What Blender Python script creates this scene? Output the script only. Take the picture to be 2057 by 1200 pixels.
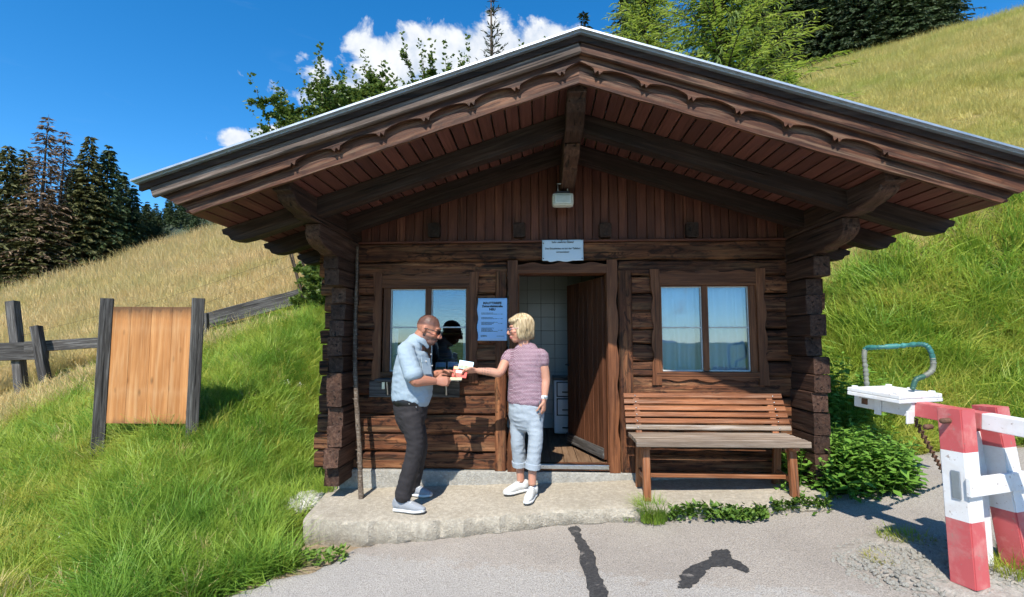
import bpy, bmesh, math, random
import numpy as np
from mathutils import Matrix, Vector
R = math.radians
random.seed(7); rng = np.random.default_rng(7)
SC = bpy.context.scene
for _o in list(bpy.data.objects): bpy.data.objects.remove(_o)

# ------------------------------------------------------------------ camera
CAM_H, CAM_F, CAM_PITCH, CAM_YAW = 1.39, 1020.0, 4.7, 2.9
cd = bpy.data.cameras.new('camera'); cam = bpy.data.objects.new('camera', cd); SC.collection.objects.link(cam)
cam.location = (0, 0, CAM_H); cam.rotation_euler = (R(90 + CAM_PITCH), 0, R(CAM_YAW))
cd.sensor_width = 36; cd.lens = 36 * CAM_F / 2057; cd.clip_start = 0.05; cd.clip_end = 3000
SC.camera = cam
# ------------------------------------------------------------------ sun, sky, exposure
SUN_TO = Vector((-0.195, -1.0, 1.215)).normalized()          # towards the sun
sl = bpy.data.lights.new('sun', 'SUN'); sl.energy = 4.6; sl.angle = R(0.53); sl.color = (1.0, 0.94, 0.84)
so = bpy.data.objects.new('sun', sl); SC.collection.objects.link(so)
so.rotation_euler = SUN_TO.to_track_quat('Z', 'Y').to_euler(); so.location = (-6, -12, 20)
SC.view_settings.view_transform = 'Standard'; SC.view_settings.look = 'None'
SC.view_settings.exposure = 0.62; SC.view_settings.gamma = 1.0; SC.view_settings.use_curve_mapping = False
CY = SC.cycles; CY.max_bounces = 6; CY.diffuse_bounces = 2; CY.glossy_bounces = 3; CY.transmission_bounces = 4; CY.transparent_max_bounces = 10
CY.use_denoising = True; CY.use_adaptive_sampling = True; CY.adaptive_threshold = 0.03; CY.caustics_reflective = False; CY.caustics_refractive = False; CY.sample_clamp_indirect = 6
wd = bpy.data.worlds.new('World'); SC.world = wd; wd.use_nodes = True
SKY_STRENGTH = 0.15
wd.cycles.sampling_method = 'MANUAL'; wd.cycles.sample_map_resolution = 512

class NT:
    """tiny node-tree builder"""
    def __init__(s, tree): s.t = tree; s.n = tree.nodes; s.l = tree.links
    def add(s, typ, **kw):
        n = s.n.new(typ)
        for k, v in kw.items():
            if k.startswith('i_'):
                key = k[2:]; key = int(key) if key.isdigit() else key.replace('_', ' ')
                s.set(n.inputs[key], v)
            else: setattr(n, k, v)
        return n
    def set(s, sock, v):
        if hasattr(v, 'bl_idname') and hasattr(v, 'outputs'): v = v.outputs[0]
        if isinstance(v, bpy.types.NodeSocket): s.l.new(v, sock)
        elif isinstance(v, (tuple, list)) and len(v) == 3 and sock.type == 'RGBA': sock.default_value = (*v, 1)
        else: sock.default_value = v
    def math(s, op, a, b=None, c=None, clamp=False):
        n = s.n.new('ShaderNodeMath'); n.operation = op; n.use_clamp = clamp
        for i, v in enumerate((a, b, c)):
            if v is not None: s.set(n.inputs[i], v)
        return n.outputs[0]
    def vmath(s, op, a, b=None):
        n = s.n.new('ShaderNodeVectorMath'); n.operation = op
        for i, v in enumerate((a, b)):
            if v is not None: s.set(n.inputs[i], v)
        return n.outputs[1] if op in ('LENGTH', 'DISTANCE', 'DOT_PRODUCT') else n.outputs[0]
    def ramp(s, fac, stops, interp='LINEAR'):
        n = s.n.new('ShaderNodeValToRGB'); e = n.color_ramp; e.interpolation = interp
        while len(e.elements) < len(stops): e.elements.new(0.5)
        for el, (p, c) in zip(e.elements, stops):
            el.position = p
            c = (c, c, c) if isinstance(c, (int, float)) else c
            el.color = (*c, 1)
        s.set(n.inputs[0], fac); return n.outputs[0]
    def mix(s, fac, a, b, mode='MIX'):
        n = s.n.new('ShaderNodeMix'); n.data_type = 'RGBA'; n.blend_type = mode
        s.set(n.inputs[0], fac); s.set(n.inputs[6], a); s.set(n.inputs[7], b); return n.outputs[2]
    def noise(s, vec, scale=5, detail=4, rough=0.55, dist=0.0):
        n = s.n.new('ShaderNodeTexNoise'); n.inputs['Scale'].default_value = scale
        n.inputs['Detail'].default_value = detail; n.inputs['Roughness'].default_value = rough
        n.inputs['Distortion'].default_value = dist
        if vec is not None: s.l.new(vec, n.inputs['Vector'])
        return n.outputs['Fac']
    def mapping(s, vec, scale=(1, 1, 1), loc=(0, 0, 0), rot=(0, 0, 0)):
        n = s.n.new('ShaderNodeMapping'); s.set(n.inputs['Vector'], vec)
        n.inputs['Scale'].default_value = scale; n.inputs['Rotation'].default_value = rot
        s.set(n.inputs['Location'], loc); return n.outputs[0]

def pix_ray(px, py):
    p, y = R(CAM_PITCH), R(CAM_YAW)
    fw = np.array([-math.sin(y) * math.cos(p), math.cos(y) * math.cos(p), math.sin(p)])
    rt = np.array([math.cos(y), math.sin(y), 0.0]); up = np.cross(rt, fw)
    return rt * (px - 1028.5) / CAM_F + up * (600 - py) / CAM_F + fw

# ---- world: physical sky with cumulus clouds placed by compass direction
w = NT(wd.node_tree); w.n.clear()
sky = w.add('ShaderNodeTexSky', sky_type='NISHITA', sun_disc=False)
sky.sun_elevation = math.asin(SUN_TO.z); sky.sun_rotation = math.atan2(SUN_TO.x, SUN_TO.y)
sky.altitude = 1600; sky.air_density = 1.0; sky.dust_density = 0.25; sky.ozone_density = 3.0
hsv = w.add('ShaderNodeHueSaturation', i_Saturation=1.35, i_Value=1.06, i_Hue=0.497, i_Color=sky.outputs[0])
tc = w.add('ShaderNodeTexCoord'); dirv = w.vmath('NORMALIZE', tc.outputs['Generated'])
sep = w.add('ShaderNodeSeparateXYZ', i_0=dirv)
az = w.math('ARCTAN2', sep.outputs[0], sep.outputs[1]); el = w.math('ARCSINE', sep.outputs[2])
ae = w.add('ShaderNodeCombineXYZ', i_0=az, i_1=el).outputs[0]
def azel(px, py):
    d = pix_ray(px, py); d = d / np.linalg.norm(d); return math.atan2(d[0], d[1]), math.asin(d[2])
blobs = []
for (x, y, rx, ry) in ((820, 130, 120, 75), (900, 120, 150, 80), (985, 110, 120, 75), (720, 200, 120, 70), (735, 95, 50, 30),
                       (1090, 92, 85, 52), (1040, 125, 110, 70), (880, 210, 260, 110), (490, 285, 62, 26), (545, 275, 48, 22), (640, 290, 90, 50), (385, 330, 22, 9)):
    a, e = azel(x, y); a2, _ = azel(x + rx, y); _, e2 = azel(x, y - ry)
    blobs.append((a, e, abs(a2 - a), abs(e2 - e)))
for k in range(5):                                                 # fair-weather cumulus round the rest of the sky
    a0 = 1.5 + k * 0.8; e0 = 0.16 + 0.07 * math.sin(k * 2.3)
    blobs += [(a0, e0, 0.2, 0.07)]
dens = None
for (a, e, ra, re) in blobs:
    if a > math.pi: a -= 2 * math.pi
    v = w.vmath('MULTIPLY', w.vmath('SUBTRACT', ae, (a, e, 0)), (1 / ra, 1 / re, 0))
    f = w.math('SUBTRACT', 1.0, w.vmath('LENGTH', v))
    dens = f if dens is None else w.math('SMOOTH_MAX', dens, f, 0.25)
n1 = w.noise(dirv, 13, 6, 0.6, 0.4); n2 = w.noise(dirv, 34, 3, 0.6)
d2 = w.math('ADD', dens, w.math('MULTIPLY', w.math('SUBTRACT', n1, 0.5), 2.3))
d2 = w.math('ADD', d2, w.math('MULTIPLY', w.math('SUBTRACT', n2, 0.5), 0.5))
mask = w.ramp(d2, [(0.0, 0.0), (0.10, 0.25), (0.30, 0.93), (0.5, 1.0)])
shade = w.ramp(w.math('ADD', w.math('MULTIPLY', n2, 0.45), w.math('MULTIPLY', n1, 0.75)), [(0.42, (2.7, 3.15, 3.8)), (0.60, (3.9, 4.1, 4.4)), (0.78, (4.7, 4.75, 4.8))])
wisp = w.ramp(w.noise(w.mapping(dirv, (2.0, 2.0, 9.0)), 3.0, 3, 0.6, 0.8), [(0.62, 0.0), (0.9, 0.03)])
c0 = w.mix(wisp, hsv.outputs[0], (5.5, 6.0, 6.6))
col = w.mix(mask, c0, shade)
bg = w.add('ShaderNodeBackground', i_Color=col, i_Strength=SKY_STRENGTH)
w.l.new(bg.outputs[0], w.add('ShaderNodeOutputWorld').inputs[0])

# ------------------------------------------------------------------ scene helpers
WM = {}                                                            # world matrices by object name
def link(o, parent=None, M=None):
    SC.collection.objects.link(o); M = M if M is not None else Matrix.Identity(4)
    if parent is not None:
        o.parent = parent; o.matrix_basis = WM[parent.name].inverted() @ M
    else: o.matrix_basis = M
    WM[o.name] = M; return o
def tag(o, label=None, cat=None, group=None, kind=None):
    if label: o['label'] = label
    if cat: o['category'] = cat
    if group: o['group'] = group
    if kind: o['kind'] = kind
    return o
def thing(name, label, cat, loc=(0, 0, 0), group=None, rz=0.0):
    o = bpy.data.objects.new(name, None); o.empty_display_size = 0.1
    link(o, None, Matrix.Translation(loc) @ Matrix.Rotation(rz, 4, 'Z')); return tag(o, label, cat, group)
def part_empty(name, parent):
    o = bpy.data.objects.new(name, None); o.empty_display_size = 0.1
    return link(o, parent, WM[parent.name])
def mk(verts, faces, smooth=False):
    me = bpy.data.meshes.new('mesh'); me.from_pydata([tuple(map(float, v)) for v in verts], [], [tuple(f) for f in faces]); me.update()
    if smooth: me.polygons.foreach_set('use_smooth', [True] * len(me.polygons))
    return me
def mk_np(V, F, smooth=False, col=None):
    """V (n,3), F (m,k) all the same k"""
    V = np.ascontiguousarray(V, np.float32); F = np.ascontiguousarray(F, np.int32); m, k = F.shape
    me = bpy.data.meshes.new('mesh'); me.vertices.add(len(V)); me.vertices.foreach_set('co', V.ravel())
    me.loops.add(m * k); me.loops.foreach_set('vertex_index', F.ravel())
    me.polygons.add(m); me.polygons.foreach_set('loop_start', np.arange(0, m * k, k, dtype=np.int32))
    me.polygons.foreach_set('loop_total', np.full(m, k, np.int32))
    if smooth: me.polygons.foreach_set('use_smooth', np.ones(m, bool))
    if col is not None:
        a = me.attributes.new('tint', 'FLOAT', 'POINT'); a.data.foreach_set('value', np.ascontiguousarray(col, np.float32))
    me.update(calc_edges=True); me.validate(); return me
def obj(name, me, mat, parent=None, M=None):
    o = bpy.data.objects.new(name, me)
    if mat is not None and not me.materials: me.materials.append(mat)
    return link(o, parent, M)
def frame(p0, p1, up=(0, 0, 1)):
    p0, p1 = Vector(p0), Vector(p1); x = (p1 - p0).normalized(); u = Vector(up)
    z = (u - x * u.dot(x)).normalized(); y = z.cross(x)
    M = Matrix((x, y, z)).transposed().to_4x4(); M.translation = p0; return M, (p1 - p0).length
def beam_mesh(L, w, h, ch=0.006, seg=1, jit=0.0, endjit=0.0, taper=0.0):
    """bar along local X, centred on local Y/Z; chamfered edges; hand-hewn jitter"""
    V, F = [], []; a, b = w / 2, h / 2
    for i in range(seg + 1):
        t = i / seg; k = 1 - taper * t
        prof = [(-a + ch, -b), (a - ch, -b), (a, -b + ch), (a, b - ch), (a - ch, b), (-a + ch, b), (-a, b - ch), (-a, -b + ch)]
        jy, jz = random.uniform(-jit, jit), random.uniform(-jit, jit)
        for (y, z) in prof:
            x = L * t + (random.uniform(-endjit, endjit) if i in (0, seg) else (random.uniform(-.2, .2) * L / seg if jit else 0))
            V.append((x, y * k + jy + random.uniform(-jit, jit) * .5, z * k + jz + random.uniform(-jit, jit) * .5))
    for i in range(seg):
        for j in range(8):
            q = (j + 1) % 8; F.append((i * 8 + j, (i + 1) * 8 + j, (i + 1) * 8 + q, i * 8 + q))
    F.append(tuple(range(7, -1, -1))[::-1]); F.append(tuple(seg * 8 + j for j in range(8))[::-1])
    return mk(V, F)
def beam(name, p0, p1, w, h, mat, parent, up=(0, 0, 1), ch=0.006, seg=1, jit=0.0, endjit=0.0, taper=0.0):
    M, L = frame(p0, p1, up); return obj(name, beam_mesh(L, w, h, ch, seg, jit, endjit, taper), mat, parent, M)
def fix_normals(me):
    bm = bmesh.new(); bm.from_mesh(me); bmesh.ops.recalc_face_normals(bm, faces=bm.faces); bm.to_mesh(me); bm.free(); return me
def prism(poly, d, bevel=0.0):
    """extrude a local XZ outline by d along local Y (0..d)"""
    n = len(poly); V = [(x, 0, z) for x, z in poly] + [(x, d, z) for x, z in poly]
    F = [tuple(range(n)), tuple(range(2 * n - 1, n - 1, -1))] + [(i, n + i, n + (i + 1) % n, (i + 1) % n) for i in range(n)]
    return fix_normals(mk(V, F))
def box_mesh(lo, hi, ch=0.0):
    bm = bmesh.new(); bmesh.ops.create_cube(bm, size=1)
    for v in bm.verts: v.co = [lo[i] + (v.co[i] + .5) * (hi[i] - lo[i]) for i in range(3)]
    if ch: bmesh.ops.bevel(bm, geom=bm.edges[:], offset=ch, segments=2, affect='EDGES', profile=.6)
    me = bpy.data.meshes.new('mesh'); bm.to_mesh(me); bm.free(); return me
def box(name, lo, hi, mat, parent=None, ch=0.004): return obj(name, box_mesh(lo, hi, ch), mat, parent)
def cr(pts, n):
    """Catmull-Rom resample (k,d) -> (n,d)"""
    P = np.asarray(pts, float); k = len(P)
    if k == 2: return P[0] + (P[1] - P[0]) * np.linspace(0, 1, n)[:, None]
    Q = np.vstack([2 * P[0] - P[1], P, 2 * P[-1] - P[-2]]); out = []
    for t in np.linspace(0, k - 1, n):
        i = min(int(t), k - 2); u = t - i; a, b, c, d = Q[i:i + 4]
        out.append(.5 * (2 * b + (c - a) * u + (2 * a - 5 * b + 4 * c - d) * u * u + (3 * b - a - 3 * c + d) * u ** 3))
    return np.array(out)
def tube_vf(pts, rad, n=10, ref=(0, 0, 1), smooth_n=0, cap=True):
    """tube / loft: rad = scalar list or (side, ref) list; returns V, F with rounded caps"""
    P = np.asarray(pts, float); r = np.asarray(rad, float)
    if r.ndim == 0: r = np.full(len(P), float(r))
    if r.ndim == 1: r = np.stack([r, r], 1)
    if smooth_n: P = cr(P, smooth_n); r = np.maximum(cr(r, smooth_n), 1e-4)
    T = np.gradient(P, axis=0); T /= np.linalg.norm(T, axis=1)[:, None] + 1e-12
    ref = np.asarray(ref, float); V = []; rings = []
    Ps, rs, Ts = list(P), list(r), list(T)
    if cap:
        m0, m1 = r[0].mean(), r[-1].mean()
        Ps = [P[0] - T[0] * m0 * .55] + [P[0] - T[0] * m0 * .35] + Ps + [P[-1] + T[-1] * m1 * .35] + [P[-1] + T[-1] * m1 * .55]
        rs = [r[0] * .35, r[0] * .8] + rs + [r[-1] * .8, r[-1] * .35]; Ts = [T[0], T[0]] + Ts + [T[-1], T[-1]]
    prev = None
    for p, q, t in zip(Ps, rs, Ts):
        b = ref - t * (ref @ t)
        if np.linalg.norm(b) < .15 and prev is not None: b = prev - t * (prev @ t)
        if np.linalg.norm(b) < 1e-6: b = np.cross(t, [1, 0, 0]) + np.cross(t, [0, 1, 0]) * .1
        b /= np.linalg.norm(b); a = np.cross(t, b); prev = b
        for j in range(n):
            an = 2 * math.pi * j / n; V.append(p + a * q[0] * math.cos(an) + b * q[1] * math.sin(an))
    m = len(Ps); F = []
    for i in range(m - 1):
        for j in range(n):
            k = (j + 1) % n; F.append((i * n + j, i * n + k, (i + 1) * n + k, (i + 1) * n + j))
    F.append(tuple(range(n))[::-1]); F.append(tuple((m - 1) * n + j for j in range(n)))
    return V, F
def tube(name, pts, rad, mat, parent=None, n=8, ref=(0, 0, 1), smooth_n=0):
    V, F = tube_vf(pts, rad, n, ref, smooth_n); return obj(name, mk(V, F, True), mat, parent)
def merge(parts):
    V, F = [], []
    for (v, f) in parts:
        k = len(V); V += list(v); F += [tuple(i + k for i in q) for q in f]
    return V, F
def box_vf(lo, hi):
    x0, y0, z0 = lo; x1, y1, z1 = hi
    return [(x0, y0, z0), (x1, y0, z0), (x1, y1, z0), (x0, y1, z0), (x0, y0, z1), (x1, y0, z1), (x1, y1, z1), (x0, y1, z1)], \
           [(0, 3, 2, 1), (4, 5, 6, 7), (0, 1, 5, 4), (1, 2, 6, 5), (2, 3, 7, 6), (3, 0, 4, 7)]
def onY(px, py, Y):
    d = pix_ray(px, py); return np.array([0, 0, CAM_H]) + d * (Y / d[1])
def hit(px, py, fn, y0=1.0, y1=120.0):
    """first point where the ray through a photo pixel meets the height function fn(x, y)"""
    d = pix_ray(px, py); d = d / d[1]; lo, hi = y0, y1; n = 400
    for k in range(4):
        Y = np.geomspace(lo, hi, n) if k == 0 else np.linspace(lo, hi, n)
        m = np.nonzero(CAM_H + d[2] * Y <= fn(d[0] * Y, Y))[0]
        if len(m) == 0: return np.array([0, 0, CAM_H]) + d * hi
        i = m[0]; lo, hi, n = Y[max(i - 1, 0)], Y[i], 12
    return np.array([0, 0, CAM_H]) + d * hi
def copy_tree(o, M, label=None, parent=None):
    """copy of a thing with its parts, moved by world matrix M (meshes shared)"""
    c = o.copy(); link(c, None, M)
    if label: c['label'] = label
    for ch in o.children:
        d = ch.copy(); link(d, c, M @ WM[o.name].inverted() @ WM[ch.name])
        for g in ch.children:
            e = g.copy(); link(e, d, M @ WM[o.name].inverted() @ WM[g.name])
    return c
# ------------------------------------------------------------------ materials
def mat(name):
    m = bpy.data.materials.new(name); m.use_nodes = True; t = NT(m.node_tree); t.n.clear()
    b = t.add('ShaderNodeBsdfPrincipled'); o = t.add('ShaderNodeOutputMaterial'); t.l.new(b.outputs[0], o.inputs[0])
    return m, t, b
def bump(t, b, h, strength=0.4, dist=0.01):
    n = t.add('ShaderNodeBump', i_Strength=strength, i_Distance=dist, i_Height=h); t.l.new(n.outputs[0], b.inputs['Normal'])
def rnd(t): return t.add('ShaderNodeObjectInfo').outputs['Random']
def ocoord(t, offs=True):
    c = t.add('ShaderNodeTexCoord').outputs['Object']
    if not offs: return c
    r = t.math('MULTIPLY', rnd(t), 37.0)
    return t.vmath('ADD', c, t.add('ShaderNodeCombineXYZ', i_0=r, i_1=r, i_2=r).outputs[0])
def wood(name, dark, mid, light, g=1.0, crack=0.5, var=0.5, rough=0.75, wear=0.0, wearcol=(.35, .33, .3), bstr=0.5, spec=0.25, axis=0, knots=0.5, blotch=0.0):
    """timber with the grain along the piece's local axis"""
    m, t, b = mat(name); c = ocoord(t)
    sc = [48 * g] * 3; sc[axis] = 2.2 * g; v = t.mapping(c, tuple(sc))
    n = t.noise(v, 1.0, 6, 0.68, 0.7); base = t.ramp(n, [(0.28, dark), (0.52, mid), (0.78, light)])
    sc2 = [4.0] * 3; sc2[axis] = 0.9; big = t.noise(t.mapping(c, tuple(sc2)), 1.3, 3, 0.6)
    base = t.mix(t.ramp(big, [(0.35, 0.0), (0.7, 0.75)]), base, dark)
    if blotch:
        bl_ = t.ramp(t.noise(t.mapping(c, (3.2, 9, 9)), 1.6, 6, .7, 1.2), [(.50, 0.0), (.60, blotch)])
        base = t.mix(bl_, base, tuple(x * .8 for x in dark))
    if knots:
        s3 = [7.0] * 3; s3[axis] = 3.0
        vo = t.add('ShaderNodeTexVoronoi', i_Scale=1.0, i_Vector=t.mapping(c, tuple(s3))).outputs['Distance']
        base = t.mix(t.ramp(vo, [(0.05, knots), (0.16, 0.0)]), base, tuple(x * .35 for x in dark))
    s4 = [42 * g] * 3; s4[axis] = 1.0
    ck = t.ramp(t.noise(t.mapping(c, tuple(s4), (3, 5, 7)), 1.0, 2, 0.5, 0.5), [(0.62, 0.0), (0.68, 1.0)])
    base = t.mix(t.math('MULTIPLY', ck, crack), base, tuple(x * .2 for x in dark))
    if wear:
        wn = t.ramp(t.noise(t.mapping(c, tuple(x * .6 for x in sc)), 1.7, 4, 0.6), [(0.5, 0.0), (0.68, 1.0)])
        base = t.mix(t.math('MULTIPLY', wn, wear), base, wearcol)
    br = t.math('ADD', 1 - var / 2, t.math('MULTIPLY', t.math('FRACT', t.math('MULTIPLY', rnd(t), 7.31)), var))
    base = t.mix(1.0, base, t.add('ShaderNodeCombineXYZ', i_0=br, i_1=br, i_2=br).outputs[0], 'MULTIPLY')
    t.set(b.inputs['Base Color'], base); b.inputs['Roughness'].default_value = rough; b.inputs['Specular IOR Level'].default_value = spec
    bump(t, b, t.math('SUBTRACT', n, t.math('MULTIPLY', ck, 0.9)), bstr, 0.008); return m
def plain(name, colr, rough=0.6, metal=0.0, nz=0.12, scale=30, bstr=0.1, spec=0.4):
    m, t, b = mat(name); c = ocoord(t); n = t.noise(c, scale, 5, 0.6)
    t.set(b.inputs['Base Color'], t.mix(t.ramp(n, [(0.3, 0.0), (0.75, 1.0)]), tuple(x * (1 - nz) for x in colr), tuple(min(1, x * (1 + nz)) for x in colr)))
    t.set(b.inputs['Roughness'], t.math('ADD', rough - .08, t.math('MULTIPLY', n, .16))); b.inputs['Metallic'].default_value = metal
    b.inputs['Specular IOR Level'].default_value = spec
    if bstr: bump(t, b, n, bstr, 0.004)
    return m
M = {}
M['log'] = wood('log_wood', (.022, .009, .006), (.185, .066, .028), (.52, .225, .095), 0.6, 0.95, 0.8, 0.7, wear=.30, wearcol=(.46, .25, .12), bstr=1.0, blotch=.85)
M['logend'] = wood('log_end_wood', (.022, .011, .008), (.080, .040, .026), (.17, .090, .058), 0.8, 0.9, 0.6, 0.78, wear=.15, wearcol=(.27, .19, .14), bstr=0.9)
M['gable'] = wood('gable_board_wood', (.055, .020, .014), (.14, .050, .031), (.23, .095, .055), 1.0, 0.35, 0.5, 0.6, bstr=0.4)
M['soffit'] = wood('soffit_wood', (.060, .023, .017), (.125, .045, .033), (.17, .068, .048), 1.0, 0.15, 0.5, 0.6, bstr=0.3, knots=.2)
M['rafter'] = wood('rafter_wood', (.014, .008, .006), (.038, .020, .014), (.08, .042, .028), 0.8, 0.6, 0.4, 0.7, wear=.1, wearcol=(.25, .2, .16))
M['barge'] = wood('bargeboard_wood', (.022, .009, .006), (.088, .034, .018), (.24, .098, .044), 0.9, 0.8, 0.35, 0.6, wear=.25, wearcol=(.42, .28, .18), blotch=.5)
M['barge_grey'] = wood('weathered_bargeboard_wood', (.05, .036, .030), (.12, .088, .072), (.25, .19, .16), 0.9, 0.75, 0.2, 0.75, wear=.5, wearcol=(.38, .32, .28))
M['trim'] = wood('window_trim_wood', (.055, .020, .009), (.19, .072, .030), (.34, .145, .062), 1.1, 0.5, 0.3, 0.55, bstr=0.5)
M['door'] = wood('door_wood', (.050, .019, .010), (.15, .058, .028), (.26, .11, .052), 1.0, 0.4, 0.4, 0.6, bstr=0.5)
M['bench'] = wood('bench_slat_wood', (.12, .042, .017), (.34, .128, .052), (.52, .235, .105), 1.2, 0.35, 0.35, 0.5, wear=.25, wearcol=(.45, .33, .24), knots=.25)
M['bench_grey'] = wood('weathered_bench_wood', (.12, .085, .062), (.29, .225, .17), (.45, .37, .30), 1.2, 0.5, 0.3, 0.7, wear=.4, wearcol=(.46, .42, .38), knots=.25)
M['greypost'] = wood('weathered_post_wood', (.030, .026, .024), (.085, .080, .076), (.19, .185, .18), 1.0, 0.8, 0.4, 0.85, wear=.35, wearcol=(.36, .35, .33), knots=.2)
M['panel'] = wood('larch_panel_wood', (.32, .13, .042), (.51, .23, .082), (.62, .33, .14), 0.45, 0.10, 0.12, 0.55, wear=.30, wearcol=(.68, .45, .24), bstr=0.2, knots=.7)
def stain_ends(m, L):
    t = NT(m.node_tree); b = [n for n in t.n if n.type == 'BSDF_PRINCIPLED'][0]; src = b.inputs['Base Color'].links[0].from_socket; c = t.add('ShaderNodeTexCoord').outputs['Object']
    x = t.math('ADD', t.add('ShaderNodeSeparateXYZ', i_0=c).outputs[0], t.math('MULTIPLY', t.math('SUBTRACT', t.noise(t.mapping(c, (4, 14, 14)), 1.0, 5, .7), .5), .22))
    k = t.mix(t.ramp(t.math('DIVIDE', x, L), [(.0, .55), (.05, .0), (.90, .0), (.965, .45), (1.0, .85)]), src, (.10, .055, .03)); k = t.mix(t.ramp(t.math('DIVIDE', x, L), [(.20, .0), (.27, .10), (.34, .0), (.76, .0), (.83, .08), (.88, .0)]), k, (.72, .50, .28)); t.set(b.inputs['Base Color'], k)
stain_ends(M['panel'], 1.26)
M['stick'] = wood('bark_wood', (.05, .036, .026), (.17, .125, .09), (.33, .26, .2), 1.4, 0.4, 0.1, 0.8, wear=.4, wearcol=(.45, .4, .34))
M['floor'] = wood('floor_board_wood', (.10, .06, .035), (.24, .15, .09), (.36, .25, .16), 1.0, 0.3, 0.3, 0.6)
M['metal'] = plain('zinc_metal', (.42, .46, .50), 0.48, 0.85, .12, 14)
M['steel'] = plain('steel_metal', (.55, .56, .57), 0.3, 1.0, .1, 40)
M['rust'] = plain('rusty_metal', (.16, .085, .055), 0.8, 0.4, .5, 60, .4)
M['black'] = plain('black_plastic', (.012, .012, .014), 0.35, 0, .2)
M['white_enamel'] = plain('white_enamel', (.74, .76, .78), 0.22, 0, .03, 8, 0)
M['sash'] = plain('white_sash_paint', (.60, .62, .60), 0.5, 0, .15, 40, .2)
M['paper'] = plain('paper', (.62, .76, .90), 0.5, 0, .03, 8, .05)  # skylight blue of the shaded wall put into the white paper colour
M['ink'] = plain('black_ink', (.015, .016, .02), 0.6, 0, .1)
M['curtain'] = plain('curtain_fabric', (.62, .78, .93), 0.85, 0, .05, 60, .1)  # white cloth tinted with the blue skylight that falls on it
M['blind'] = plain('green_blind_fabric', (.42, .46, .38), 0.8, 0, .08, 30, .1)
M['dark_inside'] = plain('interior_plaster', (.30, .29, .27), 0.8, 0, .1)
M['tile'] = plain('white_tile', (.56, .58, .56), 0.2, 0, .05, 6, .05)
M['grout'] = plain('tile_grout', (.16, .16, .15), 0.9)
def glass():
    m, t, b = mat('window_glass'); t.n.remove(b); o = [n for n in t.n if n.type == 'OUTPUT_MATERIAL'][0]
    c = ocoord(t); n = t.noise(c, 3.0, 2, .5)
    g = t.add('ShaderNodeBsdfGlossy', i_Roughness=0.015, i_Color=(.62, .80, 1))
    nb = t.add('ShaderNodeBump', i_Strength=.05, i_Distance=.01, i_Height=n); t.l.new(nb.outputs[0], g.inputs['Normal'])
    tr = t.add('ShaderNodeBsdfTransparent', i_Color=(.90, .94, .94))
    fr = t.math('MULTIPLY_ADD', t.add('ShaderNodeFresnel', i_IOR=1.5).outputs[0], 1.3, 0.07)
    mx = t.add('ShaderNodeMixShader', i_0=fr); t.l.new(tr.outputs[0], mx.inputs[1]); t.l.new(g.outputs[0], mx.inputs[2]); t.l.new(mx.outputs[0], o.inputs[0])
    return m
M['glass'] = glass()
def concrete(name, a, bcol, moss=0.0):
    m, t, b = mat(name); c = ocoord(t, False)
    n1 = t.noise(c, 2.2, 6, .65, .3); n2 = t.noise(c, 90, 4, .7); n3 = t.noise(c, 26, 5, .7)
    vo = t.add('ShaderNodeTexVoronoi', i_Scale=75.0, i_Vector=c)
    k = t.mix(t.ramp(n1, [(.3, 0.0), (.7, 1.0)]), a, bcol)
    k = t.mix(t.ramp(n3, [(.42, .45), (.62, 0.0)]), k, tuple(x * .55 for x in a))
    k = t.mix(t.ramp(n2, [(.33, .35), (.58, 0.0)]), k, tuple(x * .5 for x in a))
    k = t.mix(t.math('MULTIPLY', t.ramp(vo.outputs['Color'], [(.78, 0.0), (.92, 1.0)]), .18), k, tuple(min(1, x * 1.5) for x in bcol))
    t.set(b.inputs['Base Color'], k); b.inputs['Roughness'].default_value = .92; b.inputs['Specular IOR Level'].default_value = .2
    bump(t, b, t.math('ADD', t.math('MULTIPLY', n2, .6), t.math('ADD', n3, t.math('MULTIPLY', vo.outputs['Distance'], .4))), .7, .012); return m
M['porch'] = concrete('porch_concrete', (.40, .355, .28), (.54, .485, .395))
M['found'] = concrete('foundation_concrete', (.34, .325, .29), (.47, .455, .41))
M['stone'] = concrete('pale_stone', (.42, .40, .35), (.60, .57, .5))
def asphalt():
    m, t, b = mat('asphalt'); c = ocoord(t, False); s = t.add('ShaderNodeSeparateXYZ', i_0=c)
    n1 = t.noise(c, 1.1, 6, .65, .5); n2 = t.noise(c, 120, 3, .7); n3 = t.noise(c, 9, 5, .65)
    vo = t.add('ShaderNodeTexVoronoi', i_Scale=95.0, i_Vector=c)
    k = t.mix(t.ramp(n1, [(.3, 0.0), (.7, 1.0)]), (.34, .303, .265), (.44, .395, .345))
    # older, paler wearing course with a ragged edge left of the newer one
    edge = t.math('ADD', t.math('SUBTRACT', t.math('MULTIPLY', s.outputs[1], -1.0), t.math('MULTIPLY', s.outputs[0], .28)), t.math('MULTIPLY', t.math('SUBTRACT', n3, .5), .75))
    old = t.ramp(t.math('ADD', edge, 3.98), [(.48, 0.0), (.52, 1.0)])
    k = t.mix(old, k, t.mix(n1, (.38, .355, .325), (.47, .44, .40)))
    k = t.mix(t.ramp(n2, [(.36, .6), (.58, 0.0)]), k, (.085, .078, .072))
    k = t.mix(t.ramp(vo.outputs['Color'], [(.78, 0.0), (.95, .3)]), k, (.52, .50, .47))
    k = t.mix(t.ramp(n3, [(.62, 0.0), (.8, .35)]), k, (.40, .33, .25))
    t.set(b.inputs['Base Color'], k); b.inputs['Roughness'].default_value = .9; b.inputs['Specular IOR Level'].default_value = .25
    bump(t, b, t.math('ADD', n2, t.math('MULTIPLY', vo.outputs['Distance'], .6)), .7, .008); return m
M['asphalt'] = asphalt()
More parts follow.
